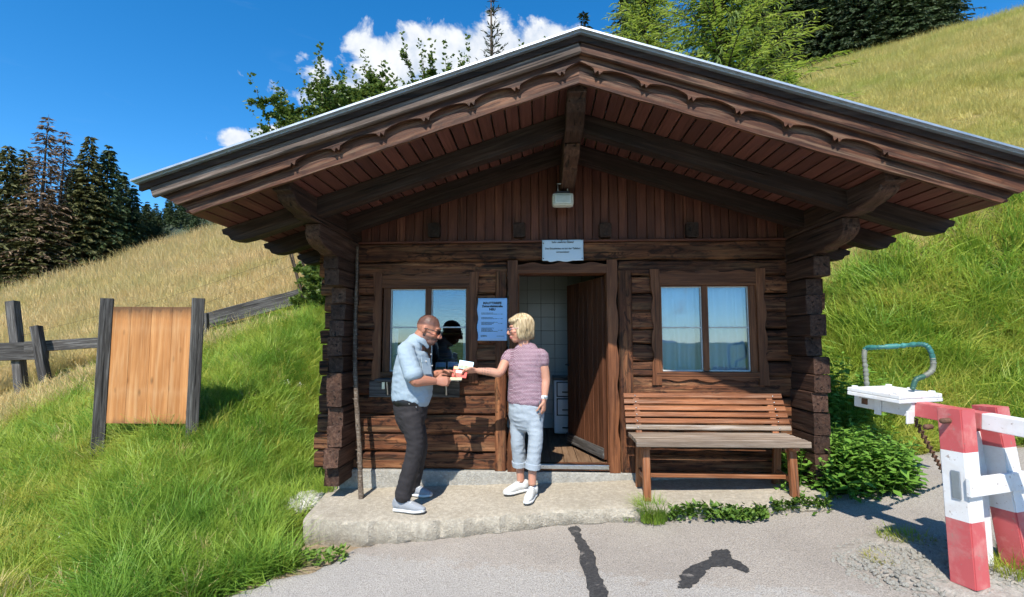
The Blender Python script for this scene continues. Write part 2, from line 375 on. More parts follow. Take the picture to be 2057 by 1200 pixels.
def tar():
    m, t, b = mat('tar'); c = ocoord(t, False); n = t.noise(c, 60, 4, .7); n2 = t.noise(c, 11, 4, .6)
    k = t.mix(t.ramp(n, [(.4, 0.0), (.7, 1.0)]), (.028, .028, .030), (.075, .073, .072))
    k = t.mix(t.ramp(n2, [(.60, 0.0), (.68, .7)]), k, (.24, .22, .2))
    t.set(b.inputs['Base Color'], k); b.inputs['Roughness'].default_value = .6; bump(t, b, n, .6, .006); return m
M['tar'] = tar()
def ground():
    m, t, b = mat('meadow_ground'); c = ocoord(t, False)
    at = t.add('ShaderNodeAttribute', attribute_name='dry').outputs['Fac']; so_ = t.add('ShaderNodeAttribute', attribute_name='soil').outputs['Fac']
    n1 = t.noise(c, .35, 6, .65, .5); n2 = t.noise(c, 14, 5, .7); n3 = t.noise(c, 2.4, 6, .7)
    g = t.mix(n2, (.060, .10, .016), (.15, .20, .04)); g = t.mix(t.ramp(n3, [(.4, 0.0), (.7, .6)]), g, (.12, .14, .035))
    d = t.mix(n2, (.28, .21, .08), (.50, .38, .17)); d = t.mix(t.ramp(n3, [(.42, .75), (.6, 0.0)]), d, (.11, .115, .03))
    f = t.ramp(t.math('ADD', at, t.math('MULTIPLY', t.math('SUBTRACT', n1, .5), .5)), [(.3, 0.0), (.7, 1.0)])
    k = t.mix(f, g, d); soil = t.mix(n2, (.20, .145, .09), (.40, .32, .22))
    k = t.mix(t.ramp(t.math('ADD', so_, t.math('MULTIPLY', t.math('SUBTRACT', n2, .5), .6)), [(.35, 0.0), (.65, 1.0)]), k, soil)
    t.set(b.inputs['Base Color'], k); b.inputs['Roughness'].default_value = .95; b.inputs['Specular IOR Level'].default_value = .1
    bump(t, b, t.math('ADD', n2, n3), .8, .05); return m
M['ground'] = ground()
def leafmat(name, a, bcol, trans=0.35, rough=.55, pos=0.0, a2=None, spec=.3):
    """foliage: colour varies by the 'tint' of each leaf, by plant and by place"""
    m, t, b = mat(name); o = [n for n in t.n if n.type == 'OUTPUT_MATERIAL'][0]
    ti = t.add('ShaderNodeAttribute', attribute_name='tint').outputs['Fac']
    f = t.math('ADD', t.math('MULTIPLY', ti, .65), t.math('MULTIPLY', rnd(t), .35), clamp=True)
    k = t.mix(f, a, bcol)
    if a2 is not None:
        wp = t.add('ShaderNodeNewGeometry').outputs['Position']
        k = t.mix(t.ramp(t.noise(wp, pos, 5, .65, .4), [(.40, 0.0), (.64, 1.0)]), k, a2)
    t.set(b.inputs['Base Color'], k); b.inputs['Roughness'].default_value = rough; b.inputs['Specular IOR Level'].default_value = spec
    tl = t.add('ShaderNodeBsdfTranslucent'); t.set(tl.inputs[0], k)
    mx = t.add('ShaderNodeMixShader', i_0=trans); t.l.new(b.outputs[0], mx.inputs[1]); t.l.new(tl.outputs[0], mx.inputs[2]); t.l.new(mx.outputs[0], o.inputs[0]); return m
M['grass'] = leafmat('green_grass', (.18, .28, .026), (.45, .55, .075), .46, .5, .9, (.58, .54, .12))
M['grass_d'] = leafmat('deep_green_grass', (.10, .23, .026), (.28, .47, .065), .45, .5, 1.3, (.40, .52, .08))
M['dry'] = leafmat('dry_grass', (.58, .42, .17), (.90, .72, .40), .4, .7, .30, (.58, .50, .20))
M['meadow'] = leafmat('yellow_green_meadow', (.52, .45, .13), (.80, .66, .29), .4, .7, .22, (.46, .47, .12))
M['nettle'] = leafmat('nettle_leaf', (.11, .25, .035), (.27, .47, .075), .38, .5)
M['weed'] = leafmat('weed_leaf', (.07, .15, .022), (.19, .30, .05), .3, .5)
M['alder'] = leafmat('alder_leaf', (.045, .105, .020), (.22, .28, .055), .4, .4)
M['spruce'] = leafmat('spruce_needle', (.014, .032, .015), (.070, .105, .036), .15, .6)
M['spruce_y'] = leafmat('yellowing_spruce_needle', (.035, .050, .018), (.17, .16, .050), .15, .6)
M['spruce_dead'] = leafmat('dead_spruce_twig', (.12, .080, .050), (.30, .205, .125), .1, .8)
M['larch'] = leafmat('larch_needle', (.16, .26, .026), (.50, .60, .10), .5, .5)
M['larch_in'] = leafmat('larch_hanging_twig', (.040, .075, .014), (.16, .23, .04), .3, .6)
M['bark'] = wood('tree_bark', (.035, .025, .018), (.10, .075, .055), (.19, .15, .12), .8, .6, .4, .9, axis=2)
M['yellow'] = plain('yellow_petal', (.85, .55, .02), .6)
M['seed'] = plain('white_seed', (.70, .69, .64), .8)
# ------------------------------------------------------------------ land
WALL = 4.86                                                        # y of the hut's front wall
def sstep(a, b, x): t = np.clip((np.asarray(x, float) - a) / (b - a), 0, 1); return t * t * (3 - 2 * t)
def road_z(x, y): return -.10 + .074 * np.clip(x, -7, 7) + .03 * (np.clip(y, -30, 7) - 4)
def porch_z(x, y): return .075 + .04 * x - .05 * (WALL - y)
def lump(x, y, f=1.0):
    return (np.sin(x * 1.7 * f + 1.3 * np.sin(y * .9 * f)) * np.cos(y * 1.9 * f + x * .6 * f) + .5 * np.sin(x * 4.1 * f + y * 3.3 * f + 1))
RP = [hit(px, py, road_z)[:2] for (px, py) in ((330, 1240), (470, 1190), (590, 1150), (690, 1118), (760, 1095))]
ROAD_POLY = [(-3.2, -6), (-3.1, 0.6)] + [tuple(p) for p in RP] + [(-1.3, 4.3), (-1.3, 4.6), (2.5, 4.9), (3.0, 5.25), (4.2, 5.55), (6, 5.6), (14, 5.2), (14, -6)]
HUT_POLY = [(-2.0, 3.95), (2.75, 4.3), (2.9, 9.4), (-2.0, 9.4)]
def poly_sd(P, x, y):
    """signed distance (negative inside) to polygon, vectorised"""
    x = np.asarray(x, float); y = np.asarray(y, float); d = np.full(x.shape, 1e9); ins = np.zeros(x.shape, bool)
    for i in range(len(P)):
        ax, ay = P[i]; bx, by = P[(i + 1) % len(P)]; ex, ey = bx - ax, by - ay
        t = np.clip(((x - ax) * ex + (y - ay) * ey) / (ex * ex + ey * ey), 0, 1)
        d = np.minimum(d, np.hypot(x - ax - t * ex, y - ay - t * ey))
        c = ((ay > y) != (by > y)) & (x < (bx - ax) * (y - ay) / ((by - ay) if by != ay else 1e-9) + ax); ins ^= c
    return np.where(ins, -d, d)
def hill_z(x, y):
    r = np.hypot(x, y)
    base = -.98 + .265 * x + .428 * y - 1.55 * sstep(.5, 4.5, x) * np.exp(-r / 22) + .018 * np.maximum(x, 0)
    far = 62 + 0 * x                                              # past the crest the slope eases off
    over = np.maximum(r - far, 0); z = base - over * (.425 * y + .265 * x) / np.maximum(r, 1) * 1.12
    down = np.maximum(-y - 3, 0); z = np.where(y < 0, z * 0 - .4 - .25 * down - .0 * x, z)
    return np.where(y < 6, z * sstep(-2, 3, y) + (1 - sstep(-2, 3, y)) * (road_z(x, y) - .25 * down - .02), z)
def terrain(x, y, fine=True):
    x = np.asarray(x, float); y = np.asarray(y, float)
    d = np.minimum(poly_sd(ROAD_POLY, x, y), poly_sd(HUT_POLY, x, y))
    wdt = np.where(x > .4, 3.3, 2.2); k = sstep(0.0, 1, (d - .05) / wdt) ** .85
    base = road_z(x, y) - .03
    z = base + (np.maximum(hill_z(x, y), base + .06 * np.clip(d, 0, 2)) - base) * k
    down = np.maximum(-y - 6, 0); z = z - np.where(y < 0, .22 * down, 0) * (1 - k)
    if fine: z = z + np.clip(d, 0, 1) * (.03 * lump(x, y, .9) + .12 * lump(x, y, .21) * np.clip(d / 8, 0, 1))
    return z
def terr1(x, y): return float(terrain(np.array([x]), np.array([y]))[0])
FENCE = [(0, 700), (610, 585)]
def dryness(x, y):
    left = sstep(-.6, 1.4, (y - 7.9) - .52 * (x + 7.0)) * sstep(-1.2, -2.6, x)
    right = sstep(8.0, 10.4, y + .15 * x + .35 * lump(x, y, .5)) * sstep(-1.5, .5, x) * .9
    return np.clip(left + right + .35 * sstep(30, 55, np.hypot(x, y)) * (x > 0), 0, 1)
def soilness(x, y):
    d = poly_sd(ROAD_POLY, x, y); p = poly_sd(HUT_POLY, x, y)
    return np.clip(1 - np.minimum(d / .22, p / .16), 0, 1)
# polar sheet round the camera, dense in front
th = np.concatenate([np.linspace(-62, 62, 230), np.linspace(64, 296, 60)]); th = np.radians(th - CAM_YAW)
rr = np.concatenate([[0.02], np.geomspace(.5, 520, 215)])
TH, RR = np.meshgrid(th, rr); gx = RR * np.sin(TH); gy = RR * np.cos(TH); gz = terrain(gx, gy)
nt, nr = len(th), len(rr); idx = np.arange(nt * nr).reshape(nr, nt)
a = idx[:-1, :]; b_ = idx[1:, :]; F = np.stack([a, np.roll(a, -1, 1), np.roll(b_, -1, 1), b_], -1).reshape(-1, 4)[:, ::-1]
gm = mk_np(np.stack([gx, gy, gz], -1).reshape(-1, 3), F, True)
for nm, fn in (('dry', dryness), ('soil', soilness)):
    at = gm.attributes.new(nm, 'FLOAT', 'POINT'); at.data.foreach_set('value', np.ascontiguousarray(fn(gx, gy).ravel(), np.float32))
tag(obj('ground', gm, M['ground']), 'sloping grass meadow and bank around the hut', kind='structure')
# road sheet: fine near the porch
xs = np.concatenate([np.linspace(-9, -2.6, 24), np.linspace(-2.5, 4.5, 140), np.linspace(4.6, 14, 30)]); ys = np.concatenate([np.linspace(-6, 1.6, 24), np.linspace(1.7, 5.7, 90)])
X, Y = np.meshgrid(xs, ys)
inside = poly_sd(ROAD_POLY, X, Y) + .07 * lump(X, Y, 2.2) + .03 * lump(X, Y, 7)
Z = road_z(X, Y) + .006 * lump(X, Y, 1.1) - np.clip(inside * .6 + .012, 0, .2)
idx = np.arange(X.size).reshape(X.shape); F = np.stack([idx[:-1, :-1], idx[:-1, 1:], idx[1:, 1:], idx[1:, :-1]], -1).reshape(-1, 4)
keep = (inside.ravel()[F].min(1) < .06); F = F[keep]
tag(obj('road', mk_np(np.stack([X, Y, Z], -1).reshape(-1, 3), F, True), M['asphalt']), 'grey patched asphalt road in front of the hut', kind='structure')
def rz(x, y): return float(road_z(x, y) + .006 * lump(x, y, 1.1))
def sheet(name, pix, m, label, dz=.005, sub=14, jit=.012):
    """thin ragged sheet on the road inside a pixel outline"""
    pts = [hit(px, py, road_z)[:2] for px, py in pix]; P = cr(pts + [pts[0]], len(pts) * 5)[:-1]
    P = P + rng.normal(0, jit, P.shape) * .6
    bm = bmesh.new(); vs = [bm.verts.new((p[0], p[1], 0)) for p in P]; f = bm.faces.new(vs)
    bmesh.ops.triangulate(bm, faces=[f]); bmesh.ops.subdivide_edges(bm, edges=bm.edges[:], cuts=2, use_grid_fill=True)
    for v in bm.verts: v.co.z = rz(v.co.x, v.co.y) + dz
    bmesh.ops.recalc_face_normals(bm, faces=bm.faces)
    for f in bm.faces:
        if f.normal.z < 0: f.normal_flip()
    me = bpy.data.meshes.new('mesh'); bm.to_mesh(me); bm.free()
    return tag(obj(name, me, m), label, kind='structure')
z8 = lambda L: [(540 + x * .593, 900 + y * .593) for x, y in L]
sheet('tar_strip', z8([(1015, 272), (1030, 268), (1055, 268), (1062, 300), (1085, 335), (1105, 370), (1112, 420), (1140, 470), (1150, 520), (1150, 560), (1092, 560), (1085, 500), (1070, 440), (1058, 380), (1045, 335), (1030, 300)]), M['tar'], 'black tar strip sealing a crack in the road')
sheet('tar_patch', z8([(1388, 462), (1400, 430), (1425, 402), (1490, 378), (1500, 358), (1525, 345), (1560, 348), (1572, 375), (1600, 392), (1625, 410), (1618, 425), (1585, 412), (1545, 402), (1500, 408), (1465, 440), (1432, 474), (1392, 478)]), M['tar'], 'black hooked tar patch on the road')
# ---- porch slab: grid between the wall line and a broken front edge
fe = [hit(px, py, porch_z)[:2] for (px, py) in ((612, 1040), (650, 1043), (740, 1046), (836, 1046), (930, 1040), (1014, 1034), (1133, 1024), (1281, 1020), (1400, 1018), (1530, 1014), (1668, 1012))]
fe = cr(fe, 150); n = len(fe); bx = np.linspace(-1.98, 2.62, n)
V, F = [], []; rows = 16
for j in range(rows + 1):
    t = j / rows
    for i in range(n):
        x = bx[i] + (fe[i][0] - bx[i]) * t; yb = WALL + .06 if t == 0 else WALL + .06
        y = yb + (fe[i][1] - yb) * t
        ed = .012 * lump(x, 0, 6) + .010 * lump(x * 3, 1, 7)
        z = porch_z(x, y) + .004 * lump(x, y, 3) - (.004 + abs(ed) * .4 if j == rows else 0)
        V.append((x, y + (ed if j == rows else 0), z))
for dep, off in ((.12, -.006), (.45, -.008), (.8, .004), (1.0, .03), (1.25, .04)):
    for i in range(n):
        x, y, z = V[rows * n + i]; zr = road_z(x, y) - .02; h = max(z - zr, .02)
        V.append((x + .003 * lump(i * .3, dep * 9, 3), y + off * min(1, h / .12) + .006 * lump(i * .11, dep * 5, 2.3), z - h * dep))
rt = rows + 5
for j in range(rt):
    for i in range(n - 1): F.append((j * n + i, (j + 1) * n + i, (j + 1) * n + i + 1, j * n + i + 1))
# left flank
k0 = len(V)
for j in range(rows + 1):
    x, y, z = V[j * n]; V.append((x - .03, y, z - .35))
for j in range(rows): F.append((j * n, k0 + j, k0 + j + 1, (j + 1) * n))
pm = fix_normals(mk(V, F, True)); pm.set_sharp_from_angle(angle=R(32))
tag(obj('porch_slab', pm, M['porch']), 'rough concrete step along the front of the hut', kind='structure')
# ------------------------------------------------------------------ the hut
AP, SL, TOP = .292, .325, 3.46                                     # ridge x, roof slope, ridge height at the top edge
EAVE = 2.985; LOW = 2.78; FRONT = 3.30; BACK = 9.55
def roof_z(x, below=0.0): return TOP - below - SL * abs(x - AP)
hut = thing('log_hut', 'dark brown log hut with wide gabled roof, open door and two windows', 'hut', (.3, WALL + 2, .1))
LX0, LX1 = -1.87, -1.75; RX0, RX1 = 2.335, 2.455                   # side walls
# foundation
fnd = box('foundation', (-1.98, WALL - .035, -.25), (2.6, 9.1, .175), M['found'], hut, .015)
# ---- front wall of hewn logs, cut at the openings
fw = part_empty('front_wall', hut)
OPEN = [(-1.52, -.64, 1.05, 2.0), (-.30, .77, .0, 2.08), (1.13, 2.07, 1.05, 2.0)]
cb = [.175, .335, .505, .685, .865, 1.05, 1.19, 1.35, 1.49, 1.66, 1.83, 2.0, 2.155]
course = [(p, q - p) for p, q in zip(cb, cb[1:])]
course.append((2.155, .185))
for ci, (z, h) in enumerate(course):
    x0 = -2.07 - random.uniform(0, .04) - (.05 if ci < 2 else 0) - (.05 if z > 1.7 else 0); x1 = 2.60 + random.uniform(-.02, .03) + (.05 if z > 1.6 else 0)
    seg = [(x0, x1)]
    for (a, b_, za, zb) in OPEN:
        if za < z + h * .5 < zb:
            seg = [s for (p, q) in seg for s in ((p, min(q, a)), (max(p, b_), q)) if s[1] - s[0] > .02]
    for (p, q) in seg:
        dy = random.uniform(-.012, .012); hh = h - .008
        beam('log', (p, WALL + .07 + dy, z + h / 2), (q, WALL + .07 + dy, z + h / 2), .15, hh, M['log'], fw, ch=.016, seg=max(2, int((q - p) / .18)), jit=.006, endjit=.012)
for (a, b_) in ((-.405, -.30), (.765, .895)):
    beam('door_stud', (a * .5 + b_ * .5, WALL + .055, .176), (a * .5 + b_ * .5, WALL + .055, 2.05), .17, b_ - a, M['log'], fw, up=(1, 0, 0), ch=.012, seg=10, jit=.004)
# ---- side and back walls
for nm, xa in (('side_wall', (LX0 + LX1) / 2), ('side_wall', (RX0 + RX1) / 2)):
    sw = part_empty(nm, hut); z = .10
    while z < 2.13:
        h = random.choice((.15, .17, .19)); y0 = 4.50 + random.uniform(-.05, .04)
        if z + h > 2.13: h = 2.13 - z + .004
        if z > 1.85: y0 -= .12
        x = xa + random.uniform(-.012, .012)
        beam('log', (x, y0, z + h / 2), (x, 9.3, z + h / 2), .135, h - .006, M['logend'], sw, ch=.008, seg=8, jit=.004, endjit=.012); z += h
bw = part_empty('back_wall', hut); z = .18
while z < 2.3:
    beam('log', (-2.05, 8.85, z + .11), (2.6, 8.85, z + .11), .15, .215, M['log'], bw, ch=.016, seg=4, jit=.006); z += .22
# ---- gable boarding
gb = part_empty('gable_boarding', hut); x = -1.93
while x < 2.50:
    wv = random.choice((.080, .088, .095)); xm = x + wv / 2; zt = roof_z(xm, .235)
    dy = random.uniform(-.004, .004)
    if zt > 2.38: beam('gable_board', (xm, WALL + .03 + dy, 2.335 + random.uniform(-.003, .003)), (xm, WALL + .03 + dy, zt), .022, wv - .004, M['gable'], gb, up=(1, 0, 0), ch=.004)
    x += wv
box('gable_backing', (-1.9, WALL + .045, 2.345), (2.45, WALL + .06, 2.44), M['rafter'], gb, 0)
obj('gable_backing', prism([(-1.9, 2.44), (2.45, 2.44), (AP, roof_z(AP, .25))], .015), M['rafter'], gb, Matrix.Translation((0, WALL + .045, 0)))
beam('gable_sill', (-1.92, WALL - .005, 2.342), (2.47, WALL - .005, 2.342), .05, .02, M['gable'], gb, ch=.004)
for px in (872, 1043, 1216, 1391):
    c = onY(px, 462, WALL - .04)
    beam('joist_end', (c[0], WALL + .2, c[2]), (c[0], WALL - .05, c[2]), .115, .14, M['rafter'], gb, ch=.012, endjit=.01, seg=2, jit=.003)
# the back gable
obj('back_gable', prism([(-1.95, 2.33), (2.55, 2.33), (AP, roof_z(AP, .24))], .05), M['gable'], hut, Matrix.Translation((0, 8.8, 0)))
# ---- roof
rf = part_empty('roof', hut)
for s in (-1, 1):
    top = lambda d, b=0.0: (AP + s * d, TOP - b - SL * d)
    # sheet-metal covering and its folded edge
    V, F = [], []; ys_ = np.linspace(FRONT - .05, BACK, 26); prof = [(0.0, .003), (EAVE + .05, .003), (EAVE + .05, -.02), (0.0, -.02)]
    for y in ys_:
        for (d, o_) in prof: px_, pz_ = top(d); V.append((px_, y, pz_ + o_))
    for i in range(len(ys_) - 1):
        for j in range(4): k = (j + 1) % 4; F.append((i * 4 + j, i * 4 + k, (i + 1) * 4 + k, (i + 1) * 4 + j))
    F += [(0, 1, 2, 3), tuple((len(ys_) - 1) * 4 + j for j in (3, 2, 1, 0))]
    obj('roof_sheet', fix_normals(mk(V, F)), M['metal'], rf)
    # verge flashing: thin metal fold on top, dark board below
    poly = [top(0, -.006), top(EAVE + .06, -.006), top(EAVE + .06, .008), top(0, .008)]
    obj('verge_flashing', prism(poly, .06), M['metal'], rf, Matrix.Translation((0, FRONT - .075, 0)))
    obj('verge_board', prism([top(0, .012), top(EAVE + .04, .012), top(EAVE + .04, .062), top(0, .062)], .03), M['rafter'], rf, Matrix.Translation((0, FRONT - .02, 0)))
    # upper bargeboard, weathered grey on the left, browner on the right
    V, F = [], []
    Mx, L = frame(top(0, .095)[:1] + (FRONT + .012 + s * .0015,) + top(0, .095)[1:], top(EAVE - .04, .095)[:1] + (FRONT + .012 + s * .0015,) + top(EAVE - .04, .095)[1:], (0, 0, 1))
    obj('upper_bargeboard', beam_mesh(L, .035, .075, .008, 10, .0015), M['barge_grey'] if s < 0 else M['barge'], rf, Mx)
    # scalloped bargeboard
    def scallop(d):
        n0 = .31; d1 = d + .15
        if d > 2.03: return 0.0
        t = (d1 / n0) % 1.0; k = 0.048 * (1 - (2 * t - 1) ** 2) ** .6
        e = min(t, 1 - t) * n0
        if e < .030: k = .030 * abs(e - .015) / .015 - .006
        return k
    L = EAVE * math.hypot(1, SL); ca = 1 / math.hypot(1, SL); P1 = []
    for i in range(0, 481):
        d = EAVE * i / 480; P1.append((d / ca, -.135 + scallop(d) * 1.0 - (.0 if d < 2.0 else .0)))
    P1 = [p for p in P1 if p[0] < L - .16]; P1 = [(max(p[0], -p[1] * SL), p[1]) for p in P1]; poly = [(0, .0), (L - .05, .0)] + P1[::-1]
    ang = Matrix.Rotation(math.atan(SL), 4, 'Y') if s > 0 else Matrix.Rotation(math.pi, 4, 'Z') @ Matrix.Rotation(math.atan(SL), 4, 'Y')
    def slope_M(y, below): return Matrix.Translation((AP, y, TOP - below)) @ ang
    dth = .026
    yo = FRONT + .032 if s > 0 else FRONT + .032 + dth
    obj('scalloped_bargeboard', prism(poly, dth), M['barge'], rf, slope_M(yo, .085))
    yo = FRONT + .072 if s > 0 else FRONT + .072 + .028
    obj('lower_bargeboard', prism([(-.06 * SL, .06), (L - .13, .06), (L - .26, -.118)] + [((L - .26) * (1 - t / 20), -.118 + .003 * math.sin(t * 2.1)) for t in range(1, 20)] + [(.118 * SL, -.118)], .028), M['barge'], rf, slope_M(yo, .185))
    # soffit boards run back along the roof
    d = .035; k = 0
    while d < LOW - .09:
        wd_ = .098; dm = d + wd_ / 2; y1 = BACK - .05
        x, z_ = top(dm, .262)
        p0 = (x, FRONT + .104 + random.uniform(0, .004), z_); beam('soffit_board', p0, (x, y1, z_), wd_ - .006, .018, M['soffit'], rf, up=(s * SL, 0, 1), ch=.003); d += wd_
    # rafters with shaped tails
    for y in (3.93, 4.55, 5.2, 5.85, 6.5, 7.15, 7.8, 8.45, 9.1):
        L2 = (LOW + .03) / ca; poly = [(0.02, -.0), (L2, 0), (L2, -.04), (L2 - .035, -.06), (L2 - .05, -.105), (L2 - .11, -.13), (L2 - .2, -.14), (.0, -.14)]
        yo = y - .055 if s > 0 else y + .055
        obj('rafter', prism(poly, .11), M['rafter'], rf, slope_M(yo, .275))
    beam('fascia', (AP + s * (EAVE - .02), FRONT + .05, roof_z(AP + EAVE - .02, .055)), (AP + s * (EAVE - .02), BACK, roof_z(AP + EAVE - .02, .055)), .03, .06, M['barge_grey'], rf, ch=.004, seg=6)
# purlins: stepped and rounded heads, profile in the y/z plane
def purlin(name, x0, x1, prof, parent, m):
    n = len(prof); V = [(x0 + random.uniform(-.004, .004), y, z) for y, z in prof] + [(x1 + random.uniform(-.004, .004), y, z) for y, z in prof]
    F = [tuple(range(n)), tuple(range(2 * n - 1, n - 1, -1))] + [(i, n + i, n + (i + 1) % n, (i + 1) % n) for i in range(n)]
    # grain along y: bake into a local frame with x along the beam
    Mx = Matrix(((0, -1, 0, 0), (1, 0, 0, 0), (0, 0, 1, 0), (0, 0, 0, 1))); me = fix_normals(mk(V, F)); me.transform(Mx.inverted())
    bm = bmesh.new(); bm.from_mesh(me); bmesh.ops.bevel(bm, geom=[e for e in bm.edges if e.calc_face_angle(0) > .5], offset=.007, segments=1, affect='EDGES'); bm.to_mesh(me); bm.free()
    return obj(name, me, m, parent, Mx)
for (x0, x1) in ((LX0 - .01, LX1 + .005), (RX0 - .005, RX1 + .01)):
    purlin('eaves_purlin', x0, x1, [(9.3, 2.52), (3.45, 2.52), (3.44, 2.45), (3.50, 2.447), (3.505, 2.42), (3.53, 2.40), (3.60, 2.372), (3.70, 2.357), (3.76, 2.352), (3.78, 2.334), (9.3, 2.334)], rf, M['logend'])
    purlin('purlin_bracket', x0 + .006, x1 - .006, [(5.2, 2.332), (3.95, 2.33), (3.94, 2.25), (3.97, 2.205), (4.03, 2.172), (4.12, 2.152), (4.20, 2.146), (4.24, 2.128), (5.2, 2.128)], rf, M['logend'])
purlin('ridge_purlin', .212, .352, [(9.3, 3.20), (3.44, 3.20), (3.43, 3.115), (3.49, 3.11), (3.50, 3.075), (3.56, 3.03), (3.72, 2.995), (3.76, 2.97), (9.3, 2.97)], rf, M['logend'])
purlin('ridge_bracket', .216, .348, [(5.2, 2.968), (3.97, 2.966), (3.98, 2.93), (4.06, 2.885), (4.22, 2.86), (4.26, 2.835), (4.42, 2.80), (4.86, 2.79), (5.2, 2.79)], rf, M['logend'])
# ---- windows
def wavy(L, w0, amp, n, flip=False, lobes=(.5,)):
    pts = []
    for i in range(n + 1):
        t = i / n; k = abs(math.sin(math.pi * 3 * t)) ** .7; pts.append((L * t, w0 - amp * (1 - k)))
    return pts
def window(name, X0, X1, Z0, Z1, ox0, ox1, oz0, oz1, mid, zbar, full_w):
    """outer trim X0..X1/Z0..Z1, opening ox0..ox1/oz0..oz1"""
    wn = part_empty(name, hut); y = WALL - .03; tw = .088
    for s, xa in ((1, X0), (-1, X1)):                               # side boards, wavy on the outside
        P = []; N = 60; H = Z1 - Z0
        for i in range(N + 1):
            t = i / N; k = .5 + .5 * math.cos(2 * math.pi * 4 * t); k = k ** 2 * .020 if .08 < t < .92 else 0
            P.append((xa + s * (k + (.004 if .06 < t < .94 else 0)), Z0 + H * t))
        P += [(xa + s * tw, Z1), (xa + s * tw, Z0)]
        # local x is up the board so that grain runs along it
        me = prism([(z_, -x_) for x_, z_ in P], .03)
        obj('trim_board', me, M['trim'], wn, Matrix(((0, 0, -1, 0), (0, 1, 0, y), (1, 0, 0, 0), (0, 0, 0, 1))))
    for (za, zb, up) in ((oz1 + .012, Z1 - .012, True), (Z0 + .035, oz0 - .01, False)):
        P = [(X0 + tw + .001, za if up else zb), (X1 - tw - .001, za if up else zb)]; N = 70; q = []
        for i in range(N + 1):
            t = i / N; c = abs(t - .5); k = (.5 + .5 * math.cos(2 * math.pi * t * 3.0 + math.pi)) ** 1.3 * .02 + (.0 if c > .12 else .008)
            q.append((X1 - tw - .001 - (X1 - X0 - 2 * tw - .002) * t, (zb - .02 + k) if up else (za + .02 - k)))
        obj('trim_board', prism(P + q, .026), M['trim'], wn, Matrix.Translation((0, y + .003, 0)))
    yc = WALL + .03
    for (p, q, ww) in (((ox0 - .03, oz0 - .03), (ox0 - .03, oz1 + .05), .07), ((ox1 + .03, oz0 - .03), (ox1 + .03, oz1 + .05), .07), ((mid, oz0 - .0), (mid, oz1 + .05), .055)):
        beam('casing', (p[0], yc, p[1]), (q[0], yc, q[1]), .06, ww, M['trim'], wn, up=(1, 0, 0), ch=.004)
    beam('casing', (ox0 - .06, yc + .004, oz1 + .03), (ox1 + .06, yc + .004, oz1 + .03), .06, .055, M['trim'], wn, ch=.004)
    beam('sill', (ox0 - .06, yc - .012, oz0 - .03), (ox1 + .06, yc - .012, oz0 - .03), .10, .045, M['trim'], wn, ch=.006)
    for (a, b_) in ((ox0 + .006, mid - .03), (mid + .03, ox1 - .006)):
        ys = yc + .005; sb = .014
        for (p, q) in (((a, oz0), (a, oz1)), ((b_, oz0), (b_, oz1))):
            beam('sash_bar', (p[0], ys, p[1] - .004), (q[0], ys, q[1] + .004), .03, sb, M['sash'], wn, up=(1, 0, 0), ch=.003)
        for zz in (oz0, zbar, oz1):
            beam('sash_bar', (a + sb * .5, ys + .001, zz), (b_ - sb * .5, ys + .001, zz), .028, sb, M['sash'], wn, ch=.003)
        for (z0, z1) in ((oz0 + .006, zbar - .006), (zbar + .006, oz1 - .006)):
            box('pane', (a + .006, ys + .001, z0), (b_ - .006, ys + .005, z1), M['glass'], wn, 0)
    return wn
wl = window('window', -1.596, -.567, .985, 2.045, -1.435, -.685, 1.095, 1.885, -1.058, 1.515, 0)
wr = window('window', 1.063, 2.13, .975, 2.062, 1.165, 1.985, 1.105, 1.895, 1.575, 1.51, 0)
# fold-down counter under the left window
ctr = part_empty('counter', hut)
beam('counter_board', (-1.60, WALL - .045, .93), (-.74, WALL - .045, .93), .03, .155, M['greypost'], ctr, ch=.005, seg=3)
beam('counter_board', (-1.50, WALL - .13, 1.02), (-.72, WALL - .13, 1.02), .17, .028, M['greypost'], ctr, ch=.004, seg=3)
for xx in (-1.42, -.86):
    tube('bracket', [(xx, WALL - .10, 1.0), (xx, WALL - .085, .94), (xx, WALL - .07, .88)], .010, M['steel'], ctr, 6)
box('latch', (-1.475, WALL - .085, .93), (-1.445, WALL - .062, 1.0), M['steel'], ctr, .004)
# ---- door frame, threshold, door leaf
dfm = part_empty('door_frame', hut); y = WALL - .035
for s, xa, wv in ((1, -.287, .098), (-1, .756, .098)):
    P = []; N = 80; Z0, Z1 = .172, 2.155; H = Z1 - Z0
    for i in range(N + 1):
        t = i / N; k = (.5 + .5 * math.cos(2 * math.pi * 5 * t)) ** 2 * .017 if .05 < t < .93 else 0
        P.append((xa + s * k, Z0 + H * t))
    P += [(xa + s * wv, Z1), (xa + s * wv, Z0)]
    obj('jamb_board', prism([(z_, -x_) for x_, z_ in P], .034), M['trim'], dfm, Matrix(((0, 0, -1, 0), (0, 1, 0, y), (1, 0, 0, 0), (0, 0, 0, 1))))
P = [(-.188, 2.03), (.657, 2.03)]; N = 80
for i in range(N + 1):
    t = i / N; k = (.5 + .5 * math.cos(2 * math.pi * t * 3.0 + math.pi)) ** 1.4 * .022; P.append((.657 - .845 * t, 2.112 + k))
obj('lintel_board', prism(P, .03), M['trim'], dfm, Matrix.Translation((0, y + .002, 0)))
for xx in (-.205, .675): beam('jamb', (xx, WALL + .08, .18), (xx, WALL + .08, 2.03), .17, .05, M['trim'], dfm, up=(1, 0, 0), ch=.004)
beam('head', (-.18, WALL + .08, 2.045), (.65, WALL + .08, 2.045), .17, .04, M['trim'], dfm, ch=.004)
beam('threshold', (-.18, WALL + .02, .215), (.66, WALL + .02, .215), .12, .05, M['log'], dfm, ch=.004)
box('threshold_strip', (-.18, WALL - .045, .205), (.65, WALL + .01, .243), M['steel'], dfm, .003)
